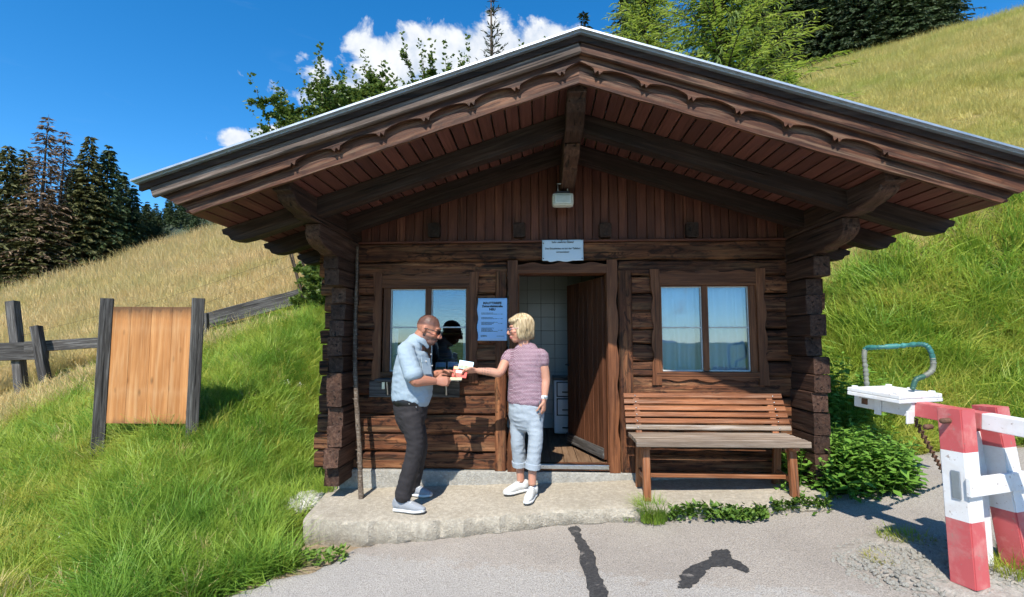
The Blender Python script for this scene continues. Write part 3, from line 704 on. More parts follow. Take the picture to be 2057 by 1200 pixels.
dr = part_empty('door', hut); hg = Vector((.640, WALL + .10, .26)); fr = Vector((.345, WALL + .92, .26))
u = (fr - hg); Ld = u.length; u.normalize(); nrm = Vector((0, 0, 1)).cross(u)
npl = 8; pw = Ld / npl
for i in range(npl):
    c = hg + u * (pw * (i + .5)) + nrm * random.uniform(-.002, .002)
    beam('door_plank', (c.x, c.y, .262), (c.x, c.y, 2.005), .034, pw - .004, M['door'], dr, up=tuple(u), ch=.004)
p = hg + nrm * .026; q = fr + nrm * .026
beam('kick_board', (p.x, p.y, .32), (q.x, q.y, .32), .018, .10, M['greypost'], dr, ch=.004)
p = hg - nrm * .024; q = fr - nrm * .024
for zz in (.5, 1.75): beam('ledge', (p.x, p.y, zz), (q.x, q.y, zz), .016, .09, M['door'], dr, ch=.003)
c = hg + u * (Ld - .07) + nrm * .03; c2 = hg + u * (Ld - .07) + nrm * .065
tube('door_handle', [(c.x, c.y, 1.12), (c2.x, c2.y, 1.12), (c2.x - u.x * .09, c2.y - u.y * .09, 1.12)], .009, M['black'], dr, 6)
# ---- interior
it = part_empty('interior', hut)
x = -1.7
while x < 2.3:
    beam('floor_board', (x + .065, WALL + .10, .222), (x + .065, 8.7, .222), .126, .03, M['floor'], it, ch=.002); x += .13
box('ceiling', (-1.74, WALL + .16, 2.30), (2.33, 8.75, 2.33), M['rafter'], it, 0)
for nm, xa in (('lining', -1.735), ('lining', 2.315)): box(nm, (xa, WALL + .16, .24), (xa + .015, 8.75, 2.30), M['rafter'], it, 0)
tw = part_empty('tiled_wall', hut); TY = 6.80
box('tile_bed', (-.62, TY, .24), (1.9, TY + .1, 2.30), M['grout'], tw, 0); box('partition', (-.62, WALL + .75, .24), (-.56, TY - .002, 2.29), M['rafter'], tw, 0)
tm = box_mesh((0, -.008, 0), (.178, .001, .178), .003); tm.materials.append(M['tile'])
for i in range(0, 13):
    for j in range(12):
        obj('tile', tm, None, tw, Matrix.Translation((-.50 + i * .182, TY - .001, .245 + j * .182 - (.09 if j else .0) * 0)))
# white stove standing against the tiled wall
st = thing('cooking_stove', 'white enamel stove with three black-edged doors inside the doorway', 'stove', (.42, 6.5, .24))
sx0 = onY(1113, 800, 6.30)[0]
box('body', (sx0, 6.30, .26), (sx0 + .52, 6.78, .90), M['white_enamel'], st, .012)
box('hob', (sx0 - .012, 6.285, .902), (sx0 + .53, 6.78, .935), M['black'], st, .006)
for (z0, z1) in ((.70, .885), (.475, .685), (.275, .46)):
    if z0 > .3: box('door_seal', (sx0 + .03, 6.292, z0), (sx0 + .33, 6.30, z1), M['black'], st, .003)
    o = box('oven_door', (sx0 + .043, 6.278, z0 + .014), (sx0 + .317, 6.293, z1 - .014), M['white_enamel'], st, .006)
    tube('handle', [(sx0 + .10, 6.26, (z0 + z1) / 2 - .03), (sx0 + .24, 6.26, (z0 + z1) / 2 - .03)], .008, M['black'], o, 6)
    tube('latch', [(sx0 + .27, 6.265, z1 - .05), (sx0 + .285, 6.265, z1 - .11)], .009, M['black'], o, 6)
for k in range(4):
    rr_ = .07
    V, F = tube_vf([(sx0 + .30 + .03 * k, 6.55, .94 + k * .035), (sx0 + .30 + .03 * k, 6.55, .965 + k * .035)], [rr_, rr_ * .9], 14)
tag(obj('basket', mk(*merge([tube_vf([(sx0 + .36, 6.5, .95 + k * .05), (sx0 + .36, 6.5, .98 + k * .05)], [.10, .11], 14) for k in range(5)]), True), M['rust']), 'brown stack of round pans on the stove', 'pan')
# curtains and blind behind the panes
def curtain(name, x0, x1, z0, z1, y, m, label, folds, amp=.018, cat='curtain', grp=None):
    nx, nz = max(12, int(folds * 8)), 10; V, F = [], []
    for j in range(nz + 1):
        t = j / nz
        for i in range(nx + 1):
            s = i / nx; V.append((x0 + (x1 - x0) * s, y + amp * (.7 + .5 * (1 - t)) * math.sin(s * folds * 6.28 + .7 * math.sin(s * 9)) + .006 * math.sin(s * 40 + t * 3), z0 + (z1 - z0) * t))
    for j in range(nz):
        for i in range(nx): p = j * (nx + 1) + i; F.append((p, p + 1, p + nx + 2, p + nx + 1))
    o = obj(name, mk(V, F, True), m); sm = o.modifiers.new('thick', 'SOLIDIFY'); sm.thickness = .003
    return tag(o, label, cat, grp)
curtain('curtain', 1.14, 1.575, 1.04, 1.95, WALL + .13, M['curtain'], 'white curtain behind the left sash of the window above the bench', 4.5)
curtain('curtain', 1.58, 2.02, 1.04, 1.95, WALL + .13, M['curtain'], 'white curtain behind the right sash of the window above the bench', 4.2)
curtain('window_blind', -1.46, -1.07, 1.50, 1.95, WALL + .14, M['blind'], 'pale green blind behind the upper left pane beside the standing man', 1.2, .004, 'blind')
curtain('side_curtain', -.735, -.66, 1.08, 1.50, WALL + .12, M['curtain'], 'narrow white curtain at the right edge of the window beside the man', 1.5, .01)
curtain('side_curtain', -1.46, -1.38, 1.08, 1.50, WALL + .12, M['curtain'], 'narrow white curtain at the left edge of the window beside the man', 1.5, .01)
# ------------------------------------------------------------------ mountains behind the photographer (seen in the panes)
V, F = [], []; na, nr_ = 90, 9
for j in range(nr_):
    for i in range(na + 1):
        a_ = R(95 + 170 * i / na); r_ = 700 + j * 90; t = j / (nr_ - 1)
        pk = (.62 + .2 * math.sin(i * .33) + .13 * math.sin(i * .81 + 1) + .08 * math.sin(i * 2.1)) * 230
        V.append((r_ * math.sin(a_), r_ * math.cos(a_), -130 + t ** 1.1 * pk + (8 * math.sin(i * 3.7 + j * 2.9) * t) ))
for j in range(nr_ - 1):
    for i in range(na): p = j * (na + 1) + i; F.append((p, p + 1, p + na + 2, p + na + 1))
tag(obj('mountains', mk(V, F), plain('rock', (.10, .16, .26), .9, 0, .5, .02, 0)), kind='structure')  # blue haze put into the rock colour; ridge added for the reflections
# ------------------------------------------------------------------ lettering
def text_mesh(body, size, align='CENTER', bold=0.0):
    cu = bpy.data.curves.new('txt', 'FONT'); cu.body = body; cu.size = size; cu.align_x = align; cu.align_y = 'CENTER'; cu.offset = bold; cu.resolution_u = 3
    o = bpy.data.objects.new('txt', cu); SC.collection.objects.link(o); dg = bpy.context.evaluated_depsgraph_get()
    me = bpy.data.meshes.new_from_object(o.evaluated_get(dg)); bpy.data.objects.remove(o); bpy.data.curves.remove(cu); me.materials.clear(); return me
FACE = Matrix(((1, 0, 0, 0), (0, 0, -1, 0), (0, 1, 0, 0), (0, 0, 0, 1)))       # text plane facing the camera side (-y)
def sign_sheet(name, x0, x1, z0, z1, y, label, wav, cat):
    nx, nz = 16, 16; V, F = [], []
    for j in range(nz + 1):
        for i in range(nx + 1):
            s, t = i / nx, j / nz; x = x0 + (x1 - x0) * s; z = z0 + (z1 - z0) * t; x, z = wav(s, t, x, z)
            V.append((x, y + .002 * math.sin(s * 5 + t * 4) , z))
    for j in range(nz):
        for i in range(nx): p = j * (nx + 1) + i; F.append((p, p + 1, p + nx + 2, p + nx + 1))
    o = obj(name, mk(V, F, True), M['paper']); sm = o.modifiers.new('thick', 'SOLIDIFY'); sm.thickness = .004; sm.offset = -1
    return tag(o, label, cat)
YS = WALL - .052
M['skylit_paper'] = plain('skylight_blue_paper', (.36, .60, .92), .35, 0, .03, 8, .05)  # stronger skylight blue painted into the base colour of the poster
po = sign_sheet('tariff_poster', -.572, -.290, 1.385, 1.79, YS, 'toll tariff sheet, tinted skylight blue, hanging between window and door', lambda s, t, x, z: (x + (.006 * math.sin(t * 15) if s < .1 else 0), z), 'poster'); po.data.materials[0] = M['skylit_paper']
def put(body, x, z, size, parent, y, align='CENTER', bold=0.0):
    return obj('lettering', text_mesh(body, size, align, bold), M['ink'], parent, Matrix.Translation((x, y, z)) @ FACE)
cx = -.431; yt = YS - .0045
put('MAUTTARIFE', cx, 1.742, .030, po, yt, bold=.0012); put('Zettersfeldstraße', cx, 1.712, .028, po, yt, bold=.0011); put('NEU', cx, 1.682, .030, po, yt, bold=.0012)
def print_rows(parent, rows, x0, y):
    """fine print too small to read in the photograph: short broken strokes"""
    V, F = [], []
    for (z, xa, L) in rows:
        x = xa
        while x < xa + L:
            l = random.uniform(.006, .016); v, f = box_vf((x, y - .0004, z - .0022), (min(x + l, xa + L), y, z + .0022)); k = len(V); V += v; F += [tuple(q + k for q in g) for g in f]; x += l + .003
    obj('fine_print', mk(V, F), M['ink'], parent)
rows = []
for z0, n in ((1.648, 2), (1.604, 2), (1.560, 3), (1.505, 4)):
    for i in range(n): rows.append((z0 - i * .0105, -.535, (.12, .10, .11, .155)[(i + n) % 4]))
    rows.append((z0 - (n // 2) * .0105, -.372, .008)); rows.append((z0 - (n // 2) * .0105, -.352, .02))
rows += [(1.436, -.54, .055), (1.427, -.54, .06), (1.429, -.388, .07)]
print_rows(po, rows, 0, yt + .001)
n0, n1 = onY(1089, 482, WALL - .04), onY(1172, 528, WALL - .04)
YN = WALL - .042
def nwav(s, t, x, z): return x, z - (.012 * abs(math.sin(s * math.pi * 2.6)) ** 1.5 * (1 - t) ** 6 if .15 < s < .85 else 0)
no = sign_sheet('paper_notice', n0[0], n1[0], 2.148, n0[2] - .003, YN, 'paper notice tinted skylight blue, pinned on the beam above the door', nwav, 'notice')
ncx = (n0[0] + n1[0]) / 2; yt = YN - .0045
put('Sehr geehrte Gäste!', ncx, 2.325, .026, no, yt, bold=.0005); put('Das Einzelticket ist bei der Talfahrt', ncx, 2.263, .0235, no, yt, bold=.0005); put('vorzuweisen!', ncx, 2.230, .0235, no, yt, bold=.0005)
for (x, z) in ((n0[0] + .012, 2.315), (ncx - .01, 2.345), (n1[0] - .012, 2.347), (n0[0] + .012, 2.168), (n1[0] - .012, 2.168)):
    tube('pin', [(x, yt + .002, z), (x, yt - .006, z)], .005, M['black'], no, 6)
# ------------------------------------------------------------------ floodlight under the ridge
fl = thing('floodlight', 'small white floodlight hanging under the ridge beam', 'lamp', (.27, 4.62, 2.7))
c = onY(1131, 400, 4.60)
me = box_mesh((c[0] - .10, 4.60, c[2] - .062), (c[0] + .10, 4.70, c[2] + .062), .03); obj('housing', me, plain('cream_plastic', (.62, .62, .55), .45), fl)
obj('lens', box_mesh((c[0] - .078, 4.592, c[2] - .045), (c[0] + .078, 4.606, c[2] + .040), .012), plain('frosted_lens', (.70, .74, .70), .15, 0, .1, 60), fl)
for k in range(7): box('lens_rib', (c[0] - .06, 4.588, c[2] - .030 + k * .010), (c[0] + .06, 4.593, c[2] - .026 + k * .010), plain('lens_rib', (.55, .6, .56), .2) if k == 0 else bpy.data.materials['lens_rib'], fl, 0)
box('top_cap', (c[0] - .065, 4.60, c[2] + .058), (c[0] + .065, 4.69, c[2] + .078), M['black'], fl, .006)
for sx in (-.045, .045): tube('bracket', [(c[0] + sx, 4.64, c[2] + .07), (c[0] + sx, 4.64, c[2] + .155)], .006, M['steel'], fl, 6)
tube('bracket', [(c[0] - .05, 4.64, c[2] + .155), (c[0] + .05, 4.64, c[2] + .155)], .006, M['steel'], fl, 6)
# ------------------------------------------------------------------ leaning pole
p0 = hit(725, 1003, porch_z); pts = [p0]
for (px, py) in ((722, 900), (716, 800), (713, 700), (715, 600), (718, 497)):
    t = (1003 - py) / 506; pts.append(onY(px, py, p0[1] + (4.72 - p0[1]) * t))
V, F = tube_vf(pts, [.023, .022, .021, .019, .016, .012], 9, (0, 1, 0), 40); rn = random.Random(3)
V = [np.array(v) + np.array([rn.uniform(-.003, .003) for _ in range(3)]) for v in V]
pole = tag(obj('leaning_pole', mk(V, F, True), M['stick']), 'long crooked barked pole leaning beside the left corner', 'pole')
for k in range(14):
    q = cr(pts, 60)[8 + k * 3]; a_ = rn.uniform(0, 6.28)
    tube('twig_stub', [q, q + np.array([math.cos(a_) * .034, math.sin(a_) * .034, .02])], [.008, .004], M['stick'], pole, 5)
# ------------------------------------------------------------------ bench
bn = thing('wooden_bench', 'slatted reddish wooden bench under the right-hand window', 'bench', (1.5, 4.5, .1))
BX0, BX1 = .79, 2.20; g0 = porch_z(1.5, 4.4)
for i in range(6):                                                  # back slats
    t = i / 5; z = .888 - t * .265; y = 4.735 - t * .11
    beam('back_slat', (BX0 - .012 + .0 * i, y, z), (BX1 - .02 + .004 * i, y, z), .026, .042, M['bench'] if i < 5 else M['bench_grey'], bn, up=(0, .33, 1), ch=.004, seg=3, jit=.0006)
for i in range(4):                                                  # seat slats
    y = 4.59 - i * .092; beam('seat_slat', (BX0 + .005, y, .568 - (.006 if i == 0 else 0) - .0), (BX1 - .045 + i * .004, y, .568), .082, .032, M['bench_grey'], bn, ch=.006, seg=3, jit=.0006)
beam('seat_slat', (BX0 + .005, 4.255, .552), (BX1 - .028, 4.255, .556), .035, .05, M['bench_grey'], bn, ch=.006, seg=3)
for x in (BX0 + .10, BX1 - .13):
    gz = porch_z(x, 4.3)
    beam('leg', (x, 4.33, gz), (x, 4.36, .545), .055, .060, M['bench'], bn, up=(1, 0, 0), ch=.006, seg=3, jit=.001)
    beam('leg', (x, 4.66, gz), (x, 4.60, .545), .055, .060, M['bench'], bn, up=(1, 0, 0), ch=.006)
    beam('seat_rail', (x, 4.27, .525), (x, 4.66, .525), .05, .05, M['bench'], bn, ch=.006)
    beam('back_post', (x, 4.60, .50), (x, 4.755, .90), .04, .055, M['bench'], bn, up=(1, 0, 0), ch=.006)
    beam('side_stretcher', (x, 4.34, .25), (x, 4.64, .25), .03, .05, M['bench'], bn, ch=.004)
beam('stretcher', (BX0 + .12, 4.47, .255), (BX1 - .14, 4.47, .255), .075, .032, M['bench'], bn, ch=.005, seg=3)
for i in range(6):
    t = i / 5
    for x in (BX0 + .09, BX1 - .10): tube('screw', [(x, 4.722 - t * .11, .890 - t * .265), (x, 4.716 - t * .11, .890 - t * .265)], .006, M['steel'], bn, 6)
# ------------------------------------------------------------------ blank notice board
BY = 5.45; bl = onY(216, 600, BY); brr = onY(399, 600, BY)
nb = thing('notice_board', 'blank orange-brown wooden board between two grey posts in the grass', 'board', (float(bl[0] + brr[0]) / 2, BY, terr1((bl[0] + brr[0]) / 2, BY)))
for c in (bl, brr):
    a_ = R(38); g = terr1(c[0], BY)
    beam('post', (c[0], BY, g - .25), (c[0] - .0, BY, c[2]), .118, .118, M['greypost'], nb, up=(math.cos(a_), math.sin(a_), 0), ch=.006, seg=6, jit=.002)
t0 = onY(232, 617, BY); t1 = onY(386, 852, BY)
nbd = 4; wv = (brr[0] - bl[0] - .10) / nbd
for i in range(nbd):
    x = bl[0] + .05 + wv * (i + .5)
    beam('panel_board', (x, BY + .012, t1[2]), (x, BY + .012, t0[2] + random.uniform(-.004, .004)), .03, wv - .0015, M['panel'], nb, up=(1, 0, 0), ch=.002)
for zz in (t0[2] - .16, t1[2] + .2): beam('batten', (bl[0] + .06, BY + .042, zz), (brr[0] - .06, BY + .042, zz), .028, .09, M['greypost'], nb, ch=.004)
# ------------------------------------------------------------------ fence
fc = thing('pasture_fence', 'weathered grey plank fence running up the meadow behind the board', 'fence', (-7, 8, terr1(-7, 8)))
def on_terr(px, py): return hit(px, py, terrain, 2.0, 90)
FP0 = on_terr(48, 786); FP1 = np.array([-4.55, 10.2, 0.0]); FP1[2] = terr1(FP1[0], FP1[1])
fdir = (FP1 - FP0); fdir[2] = 0; fl_ = np.linalg.norm(fdir); fdir /= fl_
def fpost(p, h, lean=(0, 0), wv=.14):
    beam('fence_post', (p[0], p[1], p[2] - .2), (p[0] + lean[0], p[1] + lean[1], p[2] + h), wv, wv * .85, M['greypost'], fc, up=(fdir[0], fdir[1], 0), ch=.012, seg=6, jit=.004)
fpost(FP0, onY(25, 606, FP0[1])[2] - FP0[2], (onY(25, 606, FP0[1])[0] - FP0[0], 0), .18); q = on_terr(98, 776); fpost(q, onY(68, 656, q[1])[2] - q[2], (onY(68, 656, q[1])[0] - q[0], .05), .16)
fpost(on_terr(415, 690), .55, (-.06, 0), .12); fpost(FP1, 1.0, (0, 0), .13)
def rail(a, b_, za, zb, hgt=.2): beam('rail', (a[0], a[1] - .10, za), (b_[0], b_[1] - .10, zb), .05, hgt, M['greypost'], fc, ch=.008, seg=8, jit=.006)
pL = FP0 - fdir * 2.2; PM = FP0 + fdir * 2.05
zr = lambda px, py, Y: onY(px, py, Y)[2]
rail(pL, FP0 + fdir * .45, zr(-60, 714, pL[1]), zr(72, 704, FP0[1]), .34)
rail(FP0 + fdir * .05, PM, zr(85, 697, FP0[1]), zr(200, 684, PM[1]), .20)
rail(PM - fdir * .3, FP1 + fdir * .4, zr(195, 688, PM[1]), zr(612, 578, FP1[1]), .30)
for k, (h0, h1) in enumerate(((1.05, 1.15), (.62, .95))):
    P = [FP0 + np.array([-.05, -.08, h0]), (FP0 + FP1) / 2 + np.array([0, -.1, h0 * .93]), FP1 + np.array([0, -.08, h1])]
    tube('wire', P, .0022, M['rust'], fc, 4, smooth_n=12)
# ------------------------------------------------------------------ road barrier
def worn_paint(name, colr, chip):
    m, t, b = mat(name); c = ocoord(t); n = t.noise(c, 7, 6, .7, .3); n2 = t.noise(c, 40, 3, .6)
    k = t.mix(t.ramp(n, [(.48, 0.0), (.66, .75)]), colr, chip); k = t.mix(t.ramp(t.noise(c, 3.0, 6, .7), [(.56, 0.0), (.72, .45)]), k, (.36, .31, .27)); k = t.mix(t.ramp(n2, [(.64, 0.0), (.72, .8)]), k, (.30, .22, .18))
    t.set(b.inputs['Base Color'], k); b.inputs['Roughness'].default_value = .5; bump(t, b, n2, .25, .003); return m
M['red'] = worn_paint('worn_red_paint', (.52, .095, .10), (.60, .24, .22)); M['white'] = worn_paint('worn_white_paint', (.74, .74, .74), (.66, .63, .6))
br = thing('road_barrier', 'red and white wooden road barrier with box counterweight and hose handle', 'barrier', (2.62, 2.9, .1))
D = np.array([.37, -.93, 0]); S = np.array([.93, .37, 0])           # along the arm, across it
L1 = np.array([2.345, 3.02, 0]); L2 = L1 + S * .30
def bz(x, y): return float(road_z(x, y)) + .02
def leg(c, bands, wd_top, wd_bot, th, lean, out):
    """flat tapered plank leg in colour bands; wide face across the arm direction"""
    z0 = bz(*c[:2]); zt = 1.01
    for (a, b_, m) in bands:
        ring = []
        for t in (a, b_):
            z = zt + (z0 - zt) * t; wv = (wd_top + (wd_bot - wd_top) * t) / 2; o_ = lean * t
            for (u_, v_) in ((-1, -1), (1, -1), (1, 1), (-1, 1)):
                p = c + D * np.array([1, 1, 0]) * (u_ * wv + o_) + S * (v_ * th / 2 + out * t); ring.append((p[0], p[1], z))
        me = fix_normals(mk(ring, [(0, 1, 2, 3), (7, 6, 5, 4), (0, 4, 5, 1), (1, 5, 6, 2), (2, 6, 7, 3), (3, 7, 4, 0)]))
        bm = bmesh.new(); bm.from_mesh(me); bmesh.ops.bevel(bm, geom=[e for e in bm.edges if abs(e.verts[0].co.z - e.verts[1].co.z) > .1], offset=.006, segments=2, affect='EDGES'); bm.to_mesh(me); bm.free()
        obj('leg_band', me, m, br)
bands = ((0, .245, M['red']), (.2451, .635, M['white']), (.6351, 1.0, M['red']))
leg(L1, bands, .122, .128, .12, .01, 0); leg(L2, bands, .122, .128, .12, .01, .14)
# reflector slot on the near leg
nf = L1 - S * .060
def oriented_box(name, c, hx, hy, hz, m, par, xa=D, ya=S, ch=.004):
    me = box_mesh((-hx, -hy, -hz), (hx, hy, hz), ch); x = Vector(xa).normalized(); y = Vector(ya); y = (y - x * y.dot(x)).normalized(); z = x.cross(y)
    Mx = Matrix((x, y, z)).transposed().to_4x4(); Mx.translation = Vector(c); return obj(name, me, m, par, Mx)
H0 = np.array([1, 1, 0])
oriented_box('reflector', tuple(nf + D * H0 * .015 - S * .004 + np.array([0, 0, .60])), .022, .004, .075, M['metal'], br, D * H0)
for dd in (.078,): oriented_box('cross_bar', tuple((L1 + L2) / 2 + S * .02 + D * H0 * dd + np.array([0, 0, .60])), .012, .245, .050, M['white'], br, D * H0)
oriented_box('back_panel', tuple((L1 + L2) / 2 - D * H0 * .045 + S * .03 + np.array([0, 0, .48])), .009, .12, .38, M['white'], br, D * H0)
MC = (L1 + L2) / 2; AZ = .944
tilt = np.array([D[0], D[1], -.07]); tilt /= np.linalg.norm(tilt)
def arm_pt(s, dz=0): return np.array([MC[0], MC[1], AZ + dz]) + tilt * s
oriented_box('arm', tuple(arm_pt(-.21)), .27, .045, .045, M['red'], br, tilt); oriented_box('arm', tuple(arm_pt(2.06)), 2.0, .044, .044, M['white'], br, tilt)
tube('pivot_bolt', [tuple(L1 - S * .12 + np.array([0, 0, AZ])), tuple(L2 + S * .1 + np.array([0, 0, AZ]))], .015, M['rust'], br, 8)
tube('pivot_nut', [tuple(L1 - S * .10 - D * H0 * .10 + np.array([0, 0, AZ - .05])), tuple(L1 - S * .05 - D * H0 * .10 + np.array([0, 0, AZ - .05]))], .016, M['rust'], br, 6)
# counterweight box on the tail of the arm
bc = arm_pt(-.44); oriented_box('lower_box', tuple(bc + np.array([0, 0, -.035]) - tilt * .03 + np.array([0, 0, .03])), .185, .075, .045, M['white'], br, tilt)
oriented_box('lid_plank', tuple(bc + np.array([0, 0, .052])), .17, .195, .012, M['white'], br, tilt); oriented_box('lid_plank', tuple(bc + np.array([0, 0, .078])), .169, .193, .012, M['white'], br, tilt)
for (u_, v_) in ((-.14, -.16), (-.14, .16), (.0, .16), (.13, .16), (.13, -.16)): oriented_box('bolt_head', tuple(bc + tilt * u_ + S * v_ + np.array([0, 0, .095])), .014, .014, .008, M['white'], br, tilt)
oriented_box('strap', tuple(bc - tilt * .05 - S * .080 + np.array([0, 0, -.02])), .022, .005, .055, M['white'], br, tilt)
oriented_box('lock_plate', tuple(bc - tilt * .14 - S * .078 + np.array([0, 0, -.005])), .02, .004, .02, M['rust'], br, tilt)
oriented_box('hook', tuple(bc + tilt * .15 - S * .085 + np.array([0, 0, -.05])), .006, .03, .04, M['white'], br, tilt)
M['hose'] = plain('teal_hose_plastic', (.045, .19, .17), .45, 0, .35, 12); M['hosegrey'] = plain('faded_hose_plastic', (.19, .20, .165), .6, 0, .3, 12)
hb = bc[1]
def hp(px, py, Y): return onY(px, py, Y)
ya, yb = bc[1] + .16, bc[1] - .06
HP = [hp(1741, 776, ya), hp(1739, 745, ya), hp(1736, 715, ya), hp(1741, 700, ya), hp(1765, 698, (2 * ya + yb) / 3), hp(1810, 695, (ya + yb) / 2), hp(1850, 692, yb + .02), hp(1866, 700, yb), hp(1874, 722, yb), hp(1873, 743, yb), hp(1858, 755, yb), hp(1840, 763, yb), hp(1833, 782, yb)]
Q = cr(HP, 150); dd = np.concatenate([[0], np.cumsum(np.linalg.norm(np.diff(Q, axis=0), axis=1))]); rad = .0155 + .0022 * np.sign(np.sin(dd * 2 * math.pi / .012))
for (i0, i1, m, nm) in ((0, 34, M['hosegrey'], 'hose'), (33, 100, M['hose'], 'hose'), (99, 126, M['hosegrey'], 'hose'), (125, 150, plain('dark_green_hose', (.035, .10, .075), .45), 'hose')):
    V, F = tube_vf(Q[i0:i1], rad[i0:i1], 10, (0, 1, 0)); obj(nm, mk(V, F, True), m, br)
# chain-like drive strap from the box to the ground
c0 = bc + tilt * .10 + np.array([0, 0, -.03]); c1 = hit(1906, 968, road_z); nlk = 30
lk = mk(*tube_vf([(.018 * math.cos(t), .011 * math.sin(t), 0) for t in np.linspace(0, 2 * math.pi, 13)], .004, 5, (0, 0, 1), cap=False), True)
for i in range(nlk):
    t = (i + .5) / nlk; p = c0 + (c1 - c0) * t + np.array([0, 0, -.008 * math.sin(math.pi * t)])
    x = Vector(c1 - c0).normalized(); z = x.cross(Vector((.3, .2, 1) if i % 2 else (1, -.4, .1))).normalized(); y = z.cross(x)
    Mx = Matrix((x, y, z)).transposed().to_4x4(); Mx.translation = Vector(p); Mx = Mx @ Matrix.Diagonal((1.25, 1.4, 1.4, 1)); obj('chain_link', lk, M['rust'], br, Mx)
# ------------------------------------------------------------------ brochures on the inner window sill
cols = [('pale blue picture frame behind the window glass', (.30, .50, .80), -1.115, .115, .14), ('landscape postcard left of the pair on the window sill', (.45, .55, .55), -.955, .10, .085), ('landscape postcard right of the pair on the window sill', (.50, .58, .60), -.835, .10, .09)]
for (lab, c, x, wv, h) in cols:
    g = thing('postcard' if 'postcard' in lab else 'framed_picture', lab, 'postcard' if 'postcard' in lab else 'picture', (x, WALL + .12, 1.09))
    me = box_mesh((-wv / 2, 0, 0), (wv / 2, .005, h)); me.transform(Matrix.Rotation(R(-10), 4, 'X'))
    obj('card', me, plain('card', (.70, .76, .84), .4), g, WM[g.name])
    for (za, zb, k) in ((.45, .92, (.35, .55, .85)), (.08, .45, (.12, .20, .10))):
        me = box_mesh((-wv / 2 + .007, -.0016, h * za), (wv / 2 - .007, -.0004, h * zb)); me.transform(Matrix.Rotation(R(-10), 4, 'X')); obj('picture', me, plain('print', k if 'postcard' in lab else tuple(q * (.6 if za < .4 else 1) for q in (.08, .25, .75)), .4), g, WM[g.name])
bt = thing('spray_bottle', 'pale blue bottle behind the glass at the left of the window sill', 'bottle', (-1.40, WALL + .13, 1.09))
tube('bottle', [(-1.40, WALL + .13, 1.09), (-1.40, WALL + .13, 1.17), (-1.40, WALL + .13, 1.20), (-1.40, WALL + .13, 1.235)], [.035, .036, .018, .03], plain('blue_plastic', (.25, .48, .75), .4), bt, 12, (0, 1, 0), 14)
# ------------------------------------------------------------------ vegetation
def blades(n, rad, h, lean, wv, seg=4, seed=0, head=0.0, up=0.0):
    """clump of n curved grass blades; returns V, F(quads), tint"""
    g = np.random.default_rng(seed); a = g.uniform(0, 2 * np.pi, n); r = rad * np.sqrt(g.uniform(0, 1, n))
    b0 = np.stack([r * np.cos(a), r * np.sin(a), np.zeros(n)], 1)
    hh = g.uniform(*h, n); ld = g.uniform(0, 2 * np.pi, n) * .5 + a * .5; ll = g.uniform(*lean, n) * hh
    ww = g.uniform(*wv, n); side = np.stack([-np.sin(ld), np.cos(ld), np.zeros(n)], 1); V = []
    for k in range(seg + 1):
        s = k / seg; z = hh * (s - .38 * (ll / hh) * s * s); z = np.maximum(z, .02 * s)
        c = b0 + np.stack([np.cos(ld) * ll * s ** 1.8, np.sin(ld) * ll * s ** 1.8, z], 1)
        wk = ww * (1 - .9 * s ** 1.4)
        if head and k >= seg - 1: wk = ww * (head if k == seg - 1 else .5)
        V += [c - side * wk[:, None] / 2, c + side * wk[:, None] / 2]
    V = np.stack(V, 1).reshape(-1, 3); m = 2 * (seg + 1); F = []
    q = np.arange(n)[:, None] * m
    for k in range(seg): F.append(q + np.array([2 * k, 2 * k + 1, 2 * k + 3, 2 * k + 2]))
    F = np.stack(F, 1).reshape(-1, 4); return V, F, np.repeat(np.clip(g.normal(.5, .25, n), 0, 1), m)
def leaves(P, N, D_, L, W, fold=.25, tint=None, seed=0):
    """pointed ovate leaves: base P, normal N, direction D_, length L, width W -> quads (2 per leaf, folded)"""
    n = len(P); Sd = np.cross(N, D_); Sd /= np.linalg.norm(Sd, axis=1)[:, None] + 1e-9
    L = np.asarray(L)[:, None]; W = np.asarray(W)[:, None]
    dn = -N * W * fold
    v = [P, P + D_ * L * .42 + Sd * W / 2 + dn * -.6, P + D_ * L, P + D_ * L * .42 - Sd * W / 2 + dn * -.6, P + D_ * L * .5 + dn * .5]
    V = np.stack(v, 1).reshape(-1, 3); q = np.arange(n)[:, None] * 5
    F = np.stack([q + np.array([0, 1, 2, 4]), q + np.array([0, 4, 2, 3])], 1).reshape(-1, 4)
    if tint is None: tint = np.random.default_rng(seed).uniform(0, 1, n)
    return V, F, np.repeat(tint, 5)
def unit(v): return v / (np.linalg.norm(v, axis=-1, keepdims=True) + 1e-9)
def proto_coll(name, meshes):
    c = bpy.data.collections.new(name)
    for i, me in enumerate(meshes): c.objects.link(bpy.data.objects.new('%s_%02d' % (name, i), me))
    return c
